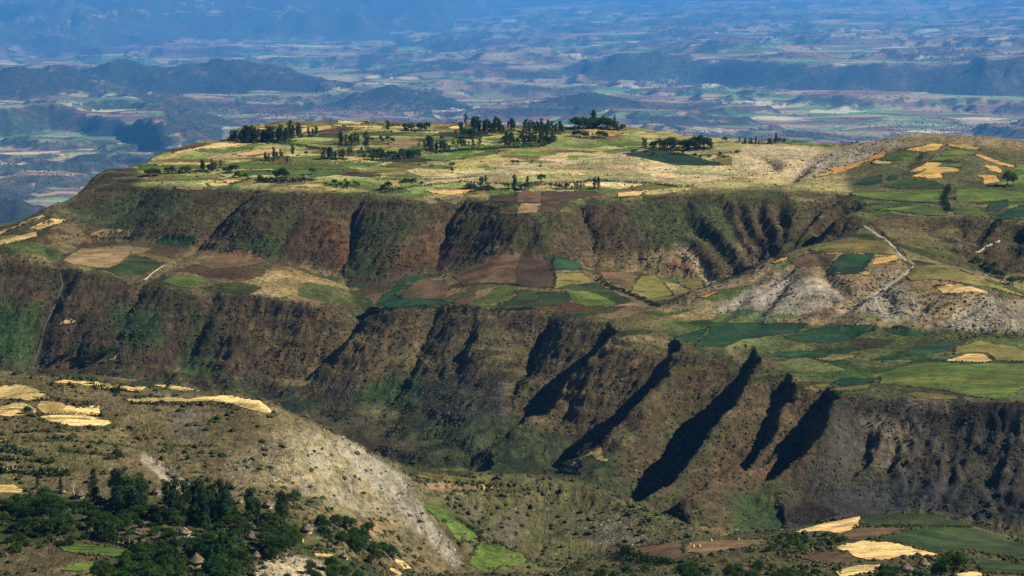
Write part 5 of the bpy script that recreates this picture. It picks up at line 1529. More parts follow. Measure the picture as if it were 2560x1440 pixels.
grove(G_, [(530,1345),(560,1350),(545,1365),(525,1360)], 3, (13,18), 'fresh green bush beside the dry stone wall', 'fresh bushes by the wall', aspect=0.6)
grove(G_, [(715,1330),(740,1330),(745,1360),(720,1380),(700,1360)], 6, (14,22), 'fresh green bush right of the village centre', 'fresh bushes right of the centre', aspect=0.6)
grove(G_, [(560,1290),(620,1285),(625,1300),(570,1305)], 4, (12,16), 'fresh green bush in the clearing under the tall belt', 'fresh bushes in the clearing', aspect=0.6)
grove(B, [(1420,1455),(1560,1436),(1640,1450),(1500,1475)], 9, (24,40), 'dark tree at the bottom edge between village and knoll', 'trees bottom middle')
grove(B, [(1700,1445),(1920,1440),(1930,1465),(1720,1475)], 10, (38,58), 'dark tree in the row at the foot of the right knoll', 'row at the foot of the knoll')
grove(S, [(1930,1420),(2070,1432),(2060,1450),(1930,1450)], 12, (12,22), 'bush right of the row at the foot of the knoll', 'bushes at the foot of the knoll', aspect=0.6)
grove(B, [(2200,1432),(2335,1425),(2345,1450),(2210,1455)], 14, (18,30), 'low tree around the two huts on the knoll', 'trees round the knoll huts', wide=(1.0,1.4))
grove(S, [(1960,1345),(2060,1335),(2110,1352),(2090,1366),(1980,1380),(1830,1385)], 26, (9,18), 'bush in the dark thicket on the right knoll', 'thicket on the knoll', aspect=0.55)
grove(S, [(60,1020),(80,1030),(70,1038)], 2, (12,18), 'small dark bush on the wheat terrace at the left', 'bushes on the wheat terrace', aspect=0.5)
for (k, u, v, h, w_, lab) in [(J, 235, 1262, 100, 0.9, 'tall ragged cypress above the left huts'), (J, 95, 1222, 46, 0.8, 'small cypress left of the huts'), (J, 152, 1230, 44, 0.9, 'dark conifer left of the bare white tree'),
        (B, 120, 1290, 66, 1.35, 'big rounded tree left of the huts'), (E, 302, 1268, 104, 1.1, 'tallest ragged eucalyptus over the left huts'), (E, 505, 1285, 96, 1.2, 'tallest tree in the middle of the village belt'),
        (B, 2385, 1462, 100, 1.05, 'big dark tree right of the two huts on the knoll'), (B, 2352, 1455, 62, 1.0, 'rounded tree between the huts and the big tree on the knoll'),
        (B, 420, 975, 17, 1.0, 'small round tree on the skyline of the near spur'), (B, 68, 1034, 20, 1.0, 'small dark tree on the wheat terrace'), (B, 292, 1148, 28, 1.2, 'dark bushy tree alone on the near slope'),
        (E, 2100, 1436, 34, 1.0, 'small leaning tree in the wheat at the bottom right'), (B, 735, 1265, 46, 1.0, 'rounded tree at the right end of the tall belt')]:
    x, y, z = hit(u, v)
    plant(k, float(x[0]), float(y[0]), float(land(x[0], y[0])), h * float(y[0]) / F0, lab, None, wide=w_)

# hedges: one leafy wall each
def hedge(pts_, hgt, wid, label):
    hgt *= 1.35; wid *= 1.2
    a = densify(pts_, 4)
    x, y, z = hit(np.array([p[0] for p in a], float), np.array([p[1] for p in a], float))
    ok = np.abs(y - np.median(y)) < (0.08 * np.median(y) if np.median(y) < 1960 else 250)
    x, y = x[ok], y[ok]
    d = np.r_[0, np.cumsum(np.hypot(np.diff(x), np.diff(y)))]
    s = np.arange(0, d[-1], wid * 0.7)
    if len(s) < 2: return
    px = np.interp(s, d, x); py = np.interp(s, d, y)
    r = np.random.default_rng(len(label) * 7 + int(pts_[0][0]))
    hh = hgt * (0.6 + 0.6 * r.random(len(s)))
    px += r.normal(size=len(s)) * wid * 0.2; py += r.normal(size=len(s)) * wid * 0.2
    cs = np.c_[px, py, land(px, py) + hh * 0.45]
    co, fc = leaf_cards(cs, list(hh * 0.62), 9 if hgt < 2.2 else 7, 0.16 * hgt + 0.14, r, 0.95)
    me = mesh_from('hedge', co, fc, False); me.materials.append(HEDGE)
    o = bpy.data.objects.new('hedge', me); COL.objects.link(o)
    o['label'] = label; o['category'] = 'hedge'; o['group'] = 'hedges between fields'
for args in [
 ([(552,353),(650,355),(740,364),(800,373),(832,377)], 2.4, 2.2, 'hedge slanting below the dense stand on the plateau'),
 ([(575,462),(600,456),(628,447)], 2.2, 2.2, 'short hedge left of the walled hamlet'),
 ([(648,446),(650,452),(670,456),(720,456),(790,452)], 3.4, 3.0, 'thick curved hedge round the walled hamlet'),
 ([(910,307),(960,313),(1030,317)], 2.2, 2.2, 'thin hedge at the back edge of the plateau'),
 ([(940,450),(1020,450),(1100,450),(1190,443)], 1.8, 1.8, 'straight hedge across the dry grass'),
 ([(962,481),(1020,470),(1080,463),(1160,455),(1200,461)], 2.0, 2.0, 'hedge curving along the middle rim'),
 ([(1215,460),(1340,463),(1460,456),(1485,452),(1560,457),(1650,463),(1740,471)], 2.2, 2.2, 'long hedge along the right rim of the plateau'),
 ([(1100,383),(1160,376),(1220,373),(1290,370),(1360,366),(1386,353)], 3.0, 2.6, 'hedge under the large village clump'),
 ([(1675,386),(1750,391),(1850,381)], 2.2, 2.0, 'hedge below the right hamlet'),
 ([(2372,470),(2360,500),(2372,528)], 3.4, 3.0, 'dark upright hedge dividing the fields on the right-hand hill'),
 ([(2330,404),(2400,407)], 1.6, 1.6, 'thin hedge between green strips on the right-hand hill'),
 ([(2122,489),(2180,500),(2300,508),(2366,511)], 1.6, 1.8, 'hedge under the broad green band on the right-hand hill'),
 ([(1490,702),(1540,722),(1600,748),(1650,768)], 2.8, 2.6, 'dark hedge along the gully of the middle terrace'),
 ([(1385,640),(1380,662),(1392,700)], 1.8, 1.8, 'thin upright hedge between terrace fields'),
 ([(1300,714),(1240,709),(1160,712)], 1.6, 1.6, 'thin hedge over the bright terrace field'),
 ([(1050,770),(1160,768),(1240,776),(1340,772)], 2.0, 2.0, 'green hedge along the rim of the middle terrace'),
 ([(235,1345),(290,1357),(372,1380)], 3.0, 2.4, 'dark hedge above the left village garden'),
 ([(300,968),(288,980),(292,992)], 2.4, 2.0, 'short dark hedge between wheat fields on the brow'),
 ([(90,1002),(140,1000),(200,1012),(240,1014)], 1.8, 1.5, 'hedge over the second row of wheat'),
 ([(95,1040),(180,1036),(250,1041)], 1.3, 1.2, 'hedge between second and third rows of wheat'),
 ([(0,1128),(40,1132),(90,1140)], 2.6, 2.4, 'upper terrace hedge at the left edge'),
 ([(0,1150),(60,1152),(140,1160)], 2.2, 2.0, 'middle terrace hedge at the left edge'),
 ([(0,1180),(50,1184),(130,1190),(170,1190)], 2.8, 2.2, 'lower terrace hedge at the left edge'),
 ([(770,1372),(800,1378),(822,1378)], 2.6, 2.2, 'short hedge below the right village hut'),
 ([(1142,1300),(1175,1322),(1210,1355),(1255,1366),(1300,1382)], 1.8, 1.8, 'hedge beside the three green valley fields'),
 ([(1560,1378),(1600,1402),(1680,1412)], 2.6, 2.2, 'dark hedge under the left end of the knoll'),
 ([(2155,1314),(2240,1317),(2320,1316),(2430,1320)], 1.0, 1.0, 'low hedge between green fields on the knoll'),
 ([(40,1082),(130,1078),(210,1074),(290,1070)], 1.3, 1.3, 'hedge right under the third row of wheat'),
 ([(60,1105),(150,1102),(240,1108),(330,1118)], 1.2, 1.2, 'thin hedge across the middle of the near slope'),
 ([(330,1010),(420,1012),(520,1010),(600,1024)], 1.5, 1.4, 'hedge under the long curved wheat strip'),
 ([(150,1128),(230,1134),(310,1146)], 1.4, 1.3, 'short hedge left of the lone bushy tree'),
 ([(400,1110),(470,1118),(540,1116)], 1.1, 1.1, 'faint hedge in the middle of the near spur'),
 ([(220,960),(290,977),(350,981)], 1.6, 1.4, 'hedge under the brow wheat strip'),
]: hedge(*args)

# bare dead tree
def dead_tree():
    x, y, z = hit(186, 1246); x, y = float(x[0]), float(y[0]); z = float(land(x, y))
    root = bpy.data.objects.new('bare_tree', None); COL.objects.link(root); root.location = (x, y, z - 0.3)
    root['label'] = 'bare bleached white tree between the left huts'; root['category'] = 'tree'
    c, f = tube([(0, 0, 0), (-0.1, 0, 2.5), (-0.5, 0.1, 5), (-0.45, 0, 7.2), (-0.7, 0, 9)], [0.3, 0.24, 0.2, 0.14, 0.05])
    me = mesh_from('trunk', c, f); me.materials.append(PALEBARK)
    o = bpy.data.objects.new('trunk', me); COL.objects.link(o); o.parent = root
    for p in ([(-0.5, 0.1, 5), (0.3, 0.2, 6.2), (0.5, 0.3, 7.2)], [(-0.45, 0, 6.8), (-1.1, 0.1, 7.7), (-1.2, 0.1, 8.4)]):
        c, f = tube(p, [0.12, 0.08, 0.03], 5)
        me = mesh_from('branch', c, f); me.materials.append(PALEBARK)
        o = bpy.data.objects.new('branch', me); COL.objects.link(o); o.parent = root
dead_tree()

def point_group(name, m, amp, nscale, sub_):
    ng = bpy.data.node_groups.new(name, 'GeometryNodeTree')
    ng.interface.new_socket('Geometry', in_out='INPUT', socket_type='NodeSocketGeometry')
    ng.interface.new_socket('Geometry', in_out='OUTPUT', socket_type='NodeSocketGeometry')
    gi = ng.nodes.new('NodeGroupInput'); go = ng.nodes.new('NodeGroupOutput')
    ico = ng.nodes.new('GeometryNodeMeshIcoSphere'); ico.inputs['Radius'].default_value = 1.0; ico.inputs['Subdivisions'].default_value = sub_
    sp = ng.nodes.new('GeometryNodeSetPosition')
    nz = ng.nodes.new('ShaderNodeTexNoise'); nz.inputs['Scale'].default_value = nscale; nz.inputs['Detail'].default_value = 3
    sub = ng.nodes.new('ShaderNodeVectorMath'); sub.operation = 'SUBTRACT'; sub.inputs[1].default_value = (0.5, 0.5, 0.45)
    sc = ng.nodes.new('ShaderNodeVectorMath'); sc.operation = 'SCALE'; sc.inputs['Scale'].default_value = amp
    ng.links.new(nz.outputs['Color'], sub.inputs[0]); ng.links.new(sub.outputs[0], sc.inputs[0])
    ng.links.new(ico.outputs['Mesh'], sp.inputs['Geometry']); ng.links.new(sc.outputs[0], sp.inputs['Offset'])
    sm = ng.nodes.new('GeometryNodeSetMaterial'); sm.inputs['Material'].default_value = m
    ng.links.new(sp.outputs[0], sm.inputs['Geometry'])
    iop = ng.nodes.new('GeometryNodeInstanceOnPoints')
    def named(nm, ty):
        k = ng.nodes.new('GeometryNodeInputNamedAttribute'); k.data_type = ty; k.inputs['Name'].default_value = nm
        return k.outputs['Attribute']
    ng.links.new(gi.outputs[0], iop.inputs['Points']); ng.links.new(sm.outputs[0], iop.inputs['Instance'])
    ng.links.new(named('scl', 'FLOAT_VECTOR'), iop.inputs['Scale'])
    er = ng.nodes.new('FunctionNodeEulerToRotation')
    ng.links.new(named('rot', 'FLOAT_VECTOR'), er.inputs[0]); ng.links.new(er.outputs[0], iop.inputs['Rotation'])
    ng.links.new(iop.outputs[0], go.inputs[0])
    return ng

# scrub nobody could count: points that carry a low plant each
def scrub():
    r = np.random.default_rng(5)
    out = []
    # slopes and rough ground, sampled evenly over what lies in view
    n = 260000
    y = np.sqrt(r.random(n) * (3300.0 ** 2 - 1080.0 ** 2) + 1080.0 ** 2)
    x = (r.random(n) * 2 - 1) * 0.205 * y
    sl = sample(SLOPE1, x, y)
    pn = fbm(x / 35, y / 35, 301, 3)
    near = y < 1960
    p = np.where(near, 0.30 + 0.85 * smooth(-0.05, 0.4, pn), 0.035 + 0.75 * smooth(0.22, 0.5, sl))
    p *= np.where(near, 0.4 + 0.6 * smooth(-0.35, 0.1, fbm(x / 110, y / 110, 311, 2)), smooth(-0.7, 0.35, pn))
    cutd = sample(CUT, x, y)
    pu, pv_ = project(x, y, sample(HG, x, y))
    for pl_ in ([(690,1080),(790,1062),(900,1130),(1000,1230),(1050,1330),(900,1290),(760,1240),(680,1180)], [(850,1090),(890,1110),(1000,1180),(1070,1290),(1155,1400),(1130,1420),(1060,1350),(980,1260),(880,1150)]):
        p = np.where(near & (poly_dist(pu, pv_, pl_) > 0), p * 0.4, p)
    p = np.clip(p + 0.25 * smooth(-3, -14, cutd), 0, 1)
    keep = r.random(n) < p
    for fx, fy, key in FIELD_PLAN:
        i = keep & (x > fx.min()) & (x < fx.max()) & (y > fy.min()) & (y < fy.max())
        if i.any():
            k = np.where(i)[0]
            keep[k[poly_dist(x[k], y[k], list(zip(fx, fy))) > 0]] = False
    for (hu, hv, hw, _) in HUTS:
        hx, hy, _z = hit(hu, hv)
        keep &= np.hypot(x - hx[0], y - hy[0]) > hw * 0.5 * hy[0] / F0 + 2
    x, y = x[keep], y[keep]; z = land(x, y)
    size = np.where(y < 1960, 0.25 + 1.5 * r.random(len(x)) ** 3.4, 0.35 + 0.8 * r.random(len(x)) ** 2.2)
    out.append(np.c_[x, y, z, size])
    # along field edges
    for fx, fy, key in FIELD_PLAN:
        m_ = r.random(len(fx)) * 0 + vnoise(fx / 25, fy / 25, 305) > 0.05
        for a in range(len(fx)):
            if not m_[a]: continue
            b = (a + 1) % len(fx)
            L_ = math.hypot(fx[b] - fx[a], fy[b] - fy[a])
            if L_ > 60: continue
            k = max(1, int(L_ / 1.3))
            t = r.random(k)
            px = fx[a] + (fx[b] - fx[a]) * t + r.normal(size=k) * 0.6; py = fy[a] + (fy[b] - fy[a]) * t + r.normal(size=k) * 0.6
            out.append(np.c_[px, py, land(px, py), 0.55 + 0.5 * r.random(k)])
    # undergrowth at the foot of every stand
    for (tx, ty, th_) in PLANTS:
        k = 4 if ty > 2000 else 3
        px = tx + r.normal(size=k) * 0.3 * th_; py = ty + r.normal(size=k) * 0.3 * th_
        out.append(np.c_[px, py, land(px, py), (0.09 + 0.05 * r.random(k)) * th_])
    A = np.vstack(out)
    me = bpy.data.meshes.new('scrub')
    me.vertices.add(len(A)); me.vertices.foreach_set('co', (A[:, :3] + [0, 0, 0.1]).astype(np.float32).ravel())
    s = A[:, 3]
    t = me.attributes.new('scl', 'FLOAT_VECTOR', 'POINT')
    t.data.foreach_set('vector', np.c_[s * r.uniform(0.8, 1.5, len(s)), s * r.uniform(0.8, 1.5, len(s)), s * r.uniform(0.7, 1.1, len(s))].astype(np.float32).ravel())
    t = me.attributes.new('rot', 'FLOAT_VECTOR', 'POINT')
    t.data.foreach_set('vector', np.c_[np.zeros(len(s)), np.zeros(len(s)), r.random(len(s)) * 6.28].astype(np.float32).ravel())
    t = me.attributes.new('tint', 'FLOAT', 'POINT')
    t.data.foreach_set('value', np.clip(0.5 + 0.5 * fbm(A[:, 0] / 50, A[:, 1] / 50, 309, 2) + 0.25 * r.normal(size=len(s)), 0, 1).astype(np.float32))
    m, nt, b = new_mat('scrub_leaves')
    at = attr(nt, 'tint'); at.attribute_type = 'INSTANCER'
    c = ramp(nt, at.outputs['Fac'], [(0.0, (0.026, 0.038, 0.014)), (0.4, (0.044, 0.055, 0.020)), (0.7, (0.072, 0.066, 0.027)), (1.0, (0.10, 0.075, 0.036))])
    L(nt, c, b.inputs['Base Color'])
    ng = point_group('scrub_points', m, 1.7, 1.9, 2)
    me.materials.append(m)
    o = bpy.data.objects.new('scrub', me); COL.objects.link(o)
    o['kind'] = 'stuff'; o['label'] = 'low dark scrub scattered over slopes and field edges'
    md = o.modifiers.new('scrub', 'NODES'); md.node_group = ng
    print('scrub', len(A))
scrub()

# pale boulders and broken ledges on the bare slopes
def rubble():
    r = np.random.default_rng(12)
    out = []
    for poly, n, big in [([(690,1080),(790,1062),(900,1130),(1000,1230),(1050,1330),(900,1290),(760,1240),(680,1180)], 495, 0.8),
                         ([(850,1090),(890,1110),(1000,1180),(1070,1290),(1155,1400),(1130,1420),(1060,1350),(980,1260),(880,1150)], 715, 1.04),
                         ([(360,1128),(440,1178),(500,1222),(490,1240),(420,1208)], 143, 0.8), ([(560,1130),(690,1100),(700,1220),(560,1210)], 165, 0.6400000000000001),
                         ([(640,1410),(700,1390),(800,1402),(820,1436),(650,1440)], 160, 0.7), ([(2000,440),(2050,395),(2150,360),(2280,336),(2240,366),(2130,420)], 500, 1.6),
                         ([(2110,775),(2230,705),(2280,745),(2320,795),(2200,800)], 350, 1.5), ([(2330,828),(2400,785),(2450,745),(2550,785),(2480,828)], 350, 1.5),
                         ([(1430,1290),(1560,1290),(1640,1360),(1500,1380)], 90, 0.7)]:
        p = np.array(poly, float)
        u = r.uniform(p[:, 0].min(), p[:, 0].max(), n * 3); v = r.uniform(p[:, 1].min(), p[:, 1].max(), n * 3)
        k = (poly_dist(u, v, poly) > 0) & (vnoise(u / 22, v / 16, 881) + 0.6 * vnoise(u / 8, v / 6, 882) > 0.05)
        u, v = u[k][:n], v[k][:n]
        x, y, z = hit(u, v)
        out.append(np.c_[x, y, land(x, y), big * (0.25 + 0.9 * r.random(len(x)) ** 3)])
    A = np.vstack(out)
    me = bpy.data.meshes.new('rubble')
    me.vertices.add(len(A)); me.vertices.foreach_set('co', A[:, :3].astype(np.float32).ravel())
    s = A[:, 3]
    for nm, d in (('scl', np.c_[s * r.uniform(0.9, 2.0, len(s)), s * r.uniform(0.7, 1.2, len(s)), s * r.uniform(0.5, 0.9, len(s))]), ('rot', np.c_[r.normal(size=len(s)) * 0.2, r.normal(size=len(s)) * 0.2, r.normal(size=len(s)) * 0.7 - 0.6])):
        t = me.attributes.new(nm, 'FLOAT_VECTOR', 'POINT'); t.data.foreach_set('vector', d.astype(np.float32).ravel())
    t = me.attributes.new('tint', 'FLOAT', 'POINT'); t.data.foreach_set('value', r.random(len(s)).astype(np.float32))
    m, nt, b = new_mat('pale_limestone')
    at = attr(nt, 'tint'); at.attribute_type = 'INSTANCER'
    c = ramp(nt, at.outputs['Fac'], [(0.0, (0.13, 0.11, 0.085)), (0.6, (0.30, 0.265, 0.21)), (1.0, (0.52, 0.48, 0.41))])
    L(nt, c, b.inputs['Base Color'])
    o = bpy.data.objects.new('rubble', me); COL.objects.link(o); me.materials.append(m)
    o['kind'] = 'stuff'; o['label'] = 'pale limestone rubble on the bare slopes'
    md = o.modifiers.new('rubble', 'NODES'); md.node_group = point_group('rubble_points', m, 1.3, 1.3, 1)
rubble()

# trees and thickets of the far plain and its hills, beyond counting
def far_wood():
    r = np.random.default_rng(31)
    n = 230000
    nr, nc = Xf.shape
    ly = np.log(Yf[:, 0])
    # even spread as seen from the camera
    y = 1.0 / r.uniform(1 / 150000.0, 1 / 20000.0, n)
    k = r.uniform(-0.2, 0.2, n)
    fi = np.interp(np.log(y), ly, np.arange(nr)); fj = (k + 0.26) / 0.52 * (nc - 1)
    i = np.minimum(fi.astype(int), nr - 2); j = np.minimum(fj.astype(int), nc - 2); a = fi - i; b = fj - j
    bil = lambda G: (G[i, j] * (1 - b) + G[i, j + 1] * b) * (1 - a) + (G[i + 1, j] * (1 - b) + G[i + 1, j + 1] * b) * a
    x = k * y
    z = bil(Zf); hl = bil(HL); st = bil(stp_); mt = bil(MT)
    den = fbm(x / 4300, y / 7000, 321, 4)
    p = 0.04 + 0.75 * smooth(0.1, 0.55, den) + 0.75 * smooth(3, 20, hl) + 0.55 * smooth(0.2, 0.8, st) * (mt < 20)
    p *= 0.35 + 0.65 * smooth(-0.3, 0.3, fbm(x / 830, y / 1330, 325, 2))
    p *= np.where(mt > 30, 0.35, 1.0)
    q = r.random(n) < p
    x, y, z = x[q], y[q], z[q]
    s = (0.00025 * y) * (0.5 + 0.9 * r.random(len(x)) ** 2) ** 1.0
    s = np.minimum(s, 40.0)
    me = bpy.data.meshes.new('far_woodland')
    me.vertices.add(len(x)); me.vertices.foreach_set('co', np.c_[x, y, z + 0.3 * s].astype(np.float32).ravel())
    for nm, d in (('scl', np.c_[s * r.uniform(0.8, 1.6, len(s)), s, s * r.uniform(0.5, 0.8, len(s))]), ('rot', np.c_[0 * s, 0 * s, r.random(len(s)) * 6.28])):
        t = me.attributes.new(nm, 'FLOAT_VECTOR', 'POINT'); t.data.foreach_set('vector', d.astype(np.float32).ravel())
    t = me.attributes.new('tint', 'FLOAT', 'POINT'); t.data.foreach_set('value', r.random(len(s)).astype(np.float32))
    m, nt, b_ = new_mat('far_leaves')
    at = attr(nt, 'tint'); at.attribute_type = 'INSTANCER'
    L(nt, ramp(nt, at.outputs['Fac'], [(0.0, (0.018, 0.028, 0.014)), (1.0, (0.07, 0.075, 0.032))]), b_.inputs['Base Color'])
    o = bpy.data.objects.new('far_woodland', me); COL.objects.link(o); me.materials.append(m)
    o['kind'] = 'stuff'; o['label'] = 'dark scattered trees and thickets over the far plain and hills'
    md = o.modifiers.new('far_woodland', 'NODES'); md.node_group = point_group('far_points', m, 1.3, 1.6, 1)
    print('far wood', len(x))
far_wood()

# one label for each plant: its place in its row
def ordinal(k):
    return '%d%s' % (k, 'th' if 10 <= k % 100 <= 20 else {1: 'st', 2: 'nd', 3: 'rd'}.get(k % 10, 'th'))
rows_ = {}
for o in COL.objects:
    if o.parent is None and o.type == 'EMPTY' and 'label' in o and o.get('category') in ('tree', 'bush'):
        rows_.setdefault(o['label'], []).append(o)
for lab, members in rows_.items():
    if len(members) < 2: continue
    members.sort(key=lambda o: o.location.x / o.location.y)
    for k, o in enumerate(members):
        o['label'] = lab + ', ' + ordinal(k + 1) + ' from left'
# ------------------------------------------------------------------ huts, walls, stacks
def thatch_material():
    m, nt, b = new_mat('old_thatch')
    inf = N(nt, 'ShaderNodeObjectInfo')
    tc = N(nt, 'ShaderNodeTexCoord')
    mp = N(nt, 'ShaderNodeMapping'); mp.inputs['Scale'].default_value = (6, 6, 0.8)
    L(nt, tc.outputs['Object'], mp.inputs['Vector'])
    n = noise(nt, mp.outputs[0], 1.2, 5, 0.7)
    n2 = noise(nt, tc.outputs['Object'], 0.7, 3, 0.6)
    c = mixc(nt, remap(nt, n, 0.3, 0.7, 0, 1), (0.06, 0.05, 0.04, 1), (0.15, 0.126, 0.096, 1))
    c = mixc(nt, remap(nt, math2(nt, 'ADD', n2, math2(nt, 'MULTIPLY', inf.outputs['Random'], 0.12)), 0.60, 0.70, 0, 0.8), c, (0.42, 0.29, 0.12, 1))
    L(nt, c, b.inputs['Base Color'])
    bump(nt, b, n, 0.7, 0.15)
    return m
THATCH = thatch_material()
MUD = dust_material('mud_and_stone', (0.26, 0.19, 0.115), (0.50, 0.40, 0.27))
DARKWOOD = bark_material('dark_door', (0.02, 0.014, 0.01), (0.05, 0.035, 0.025))
STRAW = dust_material('straw', (0.40, 0.26, 0.09), (0.62, 0.44, 0.18))
STONE = dust_material('field_stone', (0.10, 0.09, 0.075), (0.38, 0.33, 0.25))

def lathe(prof, seg=24, wob=0.0, seed=0, cap=True):
    r = np.random.default_rng(seed)
    co = []; fc = []
    for i, (rad, z) in enumerate(prof):
        for k in range(seg):
            a = 2 * math.pi * k / seg
            q = rad * (1 + wob * r.normal())
            co.append((q * math.cos(a), q * math.sin(a), z + wob * 0.6 * r.normal() * (rad > 0.05)))
    for i in range(len(prof) - 1):
        for k in range(seg):
            fc.append((i * seg + k, i * seg + (k + 1) % seg, (i + 1) * seg + (k + 1) % seg, (i + 1) * seg + k))
    return np.array(co), np.array(fc)

def child(nm, co, fc, mat, parent, sm=True):
    me = mesh_from(nm, co, fc, sm); me.materials.append(mat)
    o = bpy.data.objects.new(nm, me); COL.objects.link(o); o.parent = parent
    return o

def hut(u, v, wpx, label, group, seed, full=True):
    x, y, z = hit(u, v); x, y = float(x[0]), float(y[0]); z = float(land(x, y))
    R = wpx * 0.5 * y / F0
    root = bpy.data.objects.new('thatched_hut', None); COL.objects.link(root)
    root.location = (x, y, z); root['label'] = label; root['category'] = 'hut'; root['group'] = group
    r = np.random.default_rng(seed)
    wr = R * 0.74; wh = R * 0.52; rh = R * (0.74 + 0.18 * r.random())
    co, fc = lathe([(wr * 1.02, -1.0), (wr * 1.02, 0.1), (wr, wh * 0.5), (wr * 0.98, wh + 0.25)], 20, 0.012, seed)
    child('wall', co, fc, MUD, root)
    ez = wh - 0.25
    prof = [(wr * 0.9, ez + 0.1), (R * 0.97, ez - 0.18), (R, ez), (R * 0.82, ez + rh * 0.2), (R * 0.5, ez + rh * 0.53), (R * 0.22, ez + rh * 0.83), (R * 0.07, ez + rh * 0.985), (0.01, ez + rh)]
    co, fc = lathe(prof, 26, 0.018, seed + 1)
    roof = child('roof', co, fc, THATCH, root)
    co, fc = lathe([(R * 0.09, ez + rh * 0.93), (R * 0.1, ez + rh * 0.99), (R * 0.05, ez + rh * 1.04), (0.01, ez + rh * 1.12)], 10, 0.02, seed + 2)
    child('roof_cap', co, fc, THATCH, roof)
    if full:
        a = -math.pi / 2 + r.uniform(-0.2, 1.1)
        w2, h2 = 0.42, min(1.7, wh * 0.95)
        c_, s_ = math.cos(a), math.sin(a); q0, q1 = wr * 0.9, wr * 1.07
        pts_ = []
        for q in (q0, q1):
            for (t, hh) in ((-w2, -0.3), (w2, -0.3), (w2, h2), (-w2, h2)):
                pts_.append((q * c_ - t * s_, q * s_ + t * c_, hh))
        child('door', np.array(pts_), np.array([(0, 1, 2, 3), (4, 7, 6, 5), (0, 4, 5, 1), (1, 5, 6, 2), (2, 6, 7, 3), (3, 7, 4, 0)]), DARKWOOD, root, False)
for i, (u, v, w_, lab) in enumerate(HUTS):
    hut(u, v, w_, lab, 'thatched huts of the near villages', 500 + i * 7)
for i, (u, v, w_, lab) in enumerate(PHUTS):
    hut(u, v, w_, lab, 'thatched huts on the plateau', 700 + i * 7, full=False)

def haystack(u, v, wpx, label, seed):
    x, y, z = hit(u, v); x, y = float(x[0]), float(y[0])
    R = wpx * 0.5 * y / F0
    co, fc = lathe([(R * 0.85, -0.6), (R, R * 0.35), (R * 1.02, R * 0.8), (R * 0.75, R * 1.5), (R * 0.35, R * 2.1), (0.02, R * 2.5)], 16, 0.05, seed)
    me = mesh_from('haystack', co, fc); me.materials.append(STRAW)
    o = bpy.data.objects.new('haystack', me); COL.objects.link(o)
    o.location = (x, y, float(land(x, y)))
    o['label'] = label; o['category'] = 'haystack'; o['group'] = 'haystacks'
for i, a in enumerate([(756,1356,8,'small orange haystack right of the village centre'), (1733,1368,8,'left of two close haystacks on the knoll field'), (1748,1368,8,'right of two close haystacks on the knoll field'),
          (1778,1354,7,'haystack on the back edge of the knoll field'), (1846,1351,7,'rightmost haystack on the knoll field'), (1725,1362,5,'smallest haystack at the left end of the knoll field')]):
    haystack(*a, 40 + i)

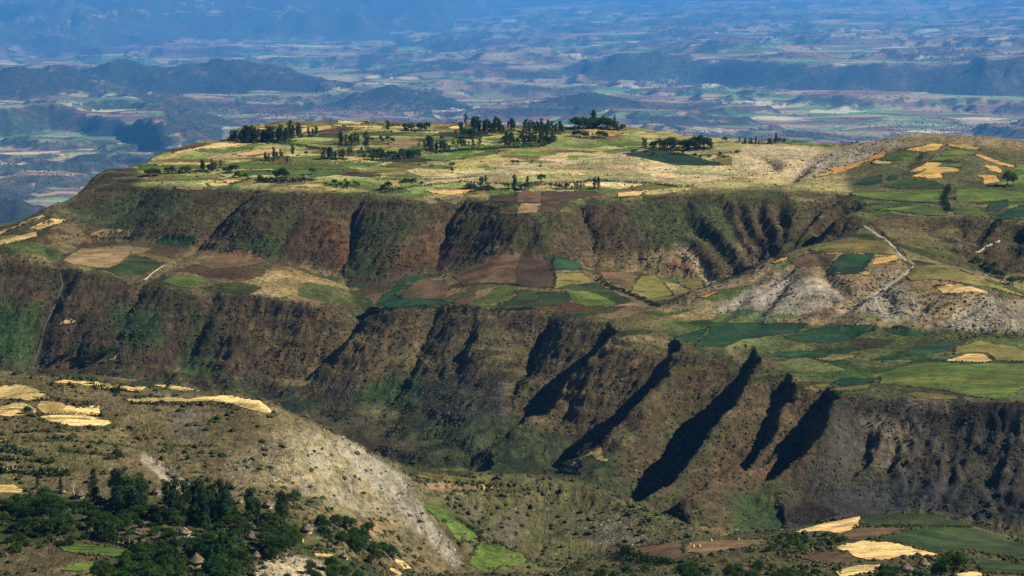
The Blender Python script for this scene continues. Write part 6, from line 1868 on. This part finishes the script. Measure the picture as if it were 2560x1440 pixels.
def stone_wall(pts_, hgt, label):
    a = densify(pts_, 3)
    x, y, z = hit(np.array([p[0] for p in a], float), np.array([p[1] for p in a], float))
    d = np.r_[0, np.cumsum(np.hypot(np.diff(x), np.diff(y)))]
    root = bpy.data.objects.new('dry_stone_wall', None); COL.objects.link(root)
    r = np.random.default_rng(int(pts_[0][0]))
    root.location = (x[0], y[0], float(land(x[0], y[0])))
    root['label'] = label; root['category'] = 'wall'; root['group'] = 'dry stone walls'
    base = np.array([(-1, -1, -1), (1, -1, -1), (1, 1, -1), (-1, 1, -1), (-.85, -.85, 1), (.85, -.85, 1), (.85, .85, 1), (-.85, .85, 1)], float)
    F = np.array([(0, 3, 2, 1), (4, 5, 6, 7), (0, 1, 5, 4), (1, 2, 6, 5), (2, 3, 7, 6), (3, 0, 4, 7)])
    variants = []
    for k in range(4):
        me = mesh_from('stone', base * (1 + 0.18 * r.normal(size=(8, 3))) * np.array([0.45, 0.35, 0.26]), F, False); me.materials.append(STONE); variants.append(me)
    rows = max(2, int(hgt / 0.48))
    for j in range(rows):
        s = (j % 2) * 0.42
        while s < d[-1]:
            px, py = float(np.interp(s, d, x)), float(np.interp(s, d, y))
            o = bpy.data.objects.new('stone', variants[r.integers(4)]); COL.objects.link(o); o.parent = root
            o.location = (px - x[0], py - y[0], float(land(px, py)) + 0.15 + j * 0.48 - root.location.z)
            o.rotation_euler = (0, 0, r.normal() * 0.3)
            s += 0.84
stone_wall([(452,1347),(480,1349),(515,1350)], 1.6, 'dry stone wall under the grey hut in the village')
stone_wall([(355,1338),(320,1330),(292,1322)], 1.2, 'dry stone wall round the bare yard left of the village centre')
# ------------------------------------------------------------------ the air
def haze():
    me = bpy.data.meshes.new('haze')
    x0, x1, y0, y1 = float(Xf.min()) - 500, float(Xf.max()) + 500, -400.0, float(Yf.max()) + 500
    z0 = float(Zf.min()) - 40.0; z1 = max(float(Zf.max()), CAMZ) + 60.0
    v = [(x, y, z) for z in (z0, z1) for y in (y0, y1) for x in (x0, x1)]
    me.from_pydata(v, [], [(0, 2, 3, 1), (4, 5, 7, 6), (0, 1, 5, 4), (2, 6, 7, 3), (0, 4, 6, 2), (1, 3, 7, 5)])
    o = bpy.data.objects.new('haze', me); COL.objects.link(o)
    o['kind'] = 'stuff'
    o['label'] = 'blue haze thickening over the far plain'
    m = bpy.data.materials.new('air'); m.use_nodes = True
    nt = m.node_tree; nt.nodes.clear()
    out = nt.nodes.new('ShaderNodeOutputMaterial')
    pv = nt.nodes.new('ShaderNodeVolumePrincipled')
    pv.inputs['Color'].default_value = HAZE_COLOR
    pv.inputs['Density'].default_value = HAZE_DENSITY
    pv.inputs['Anisotropy'].default_value = 0.0
    nt.links.new(pv.outputs[0], out.inputs['Volume'])
    me.materials.append(m)
HAZE_COLOR = (0.10, 0.42, 1.0, 1)
HAZE_DENSITY = 0.0000122
haze()
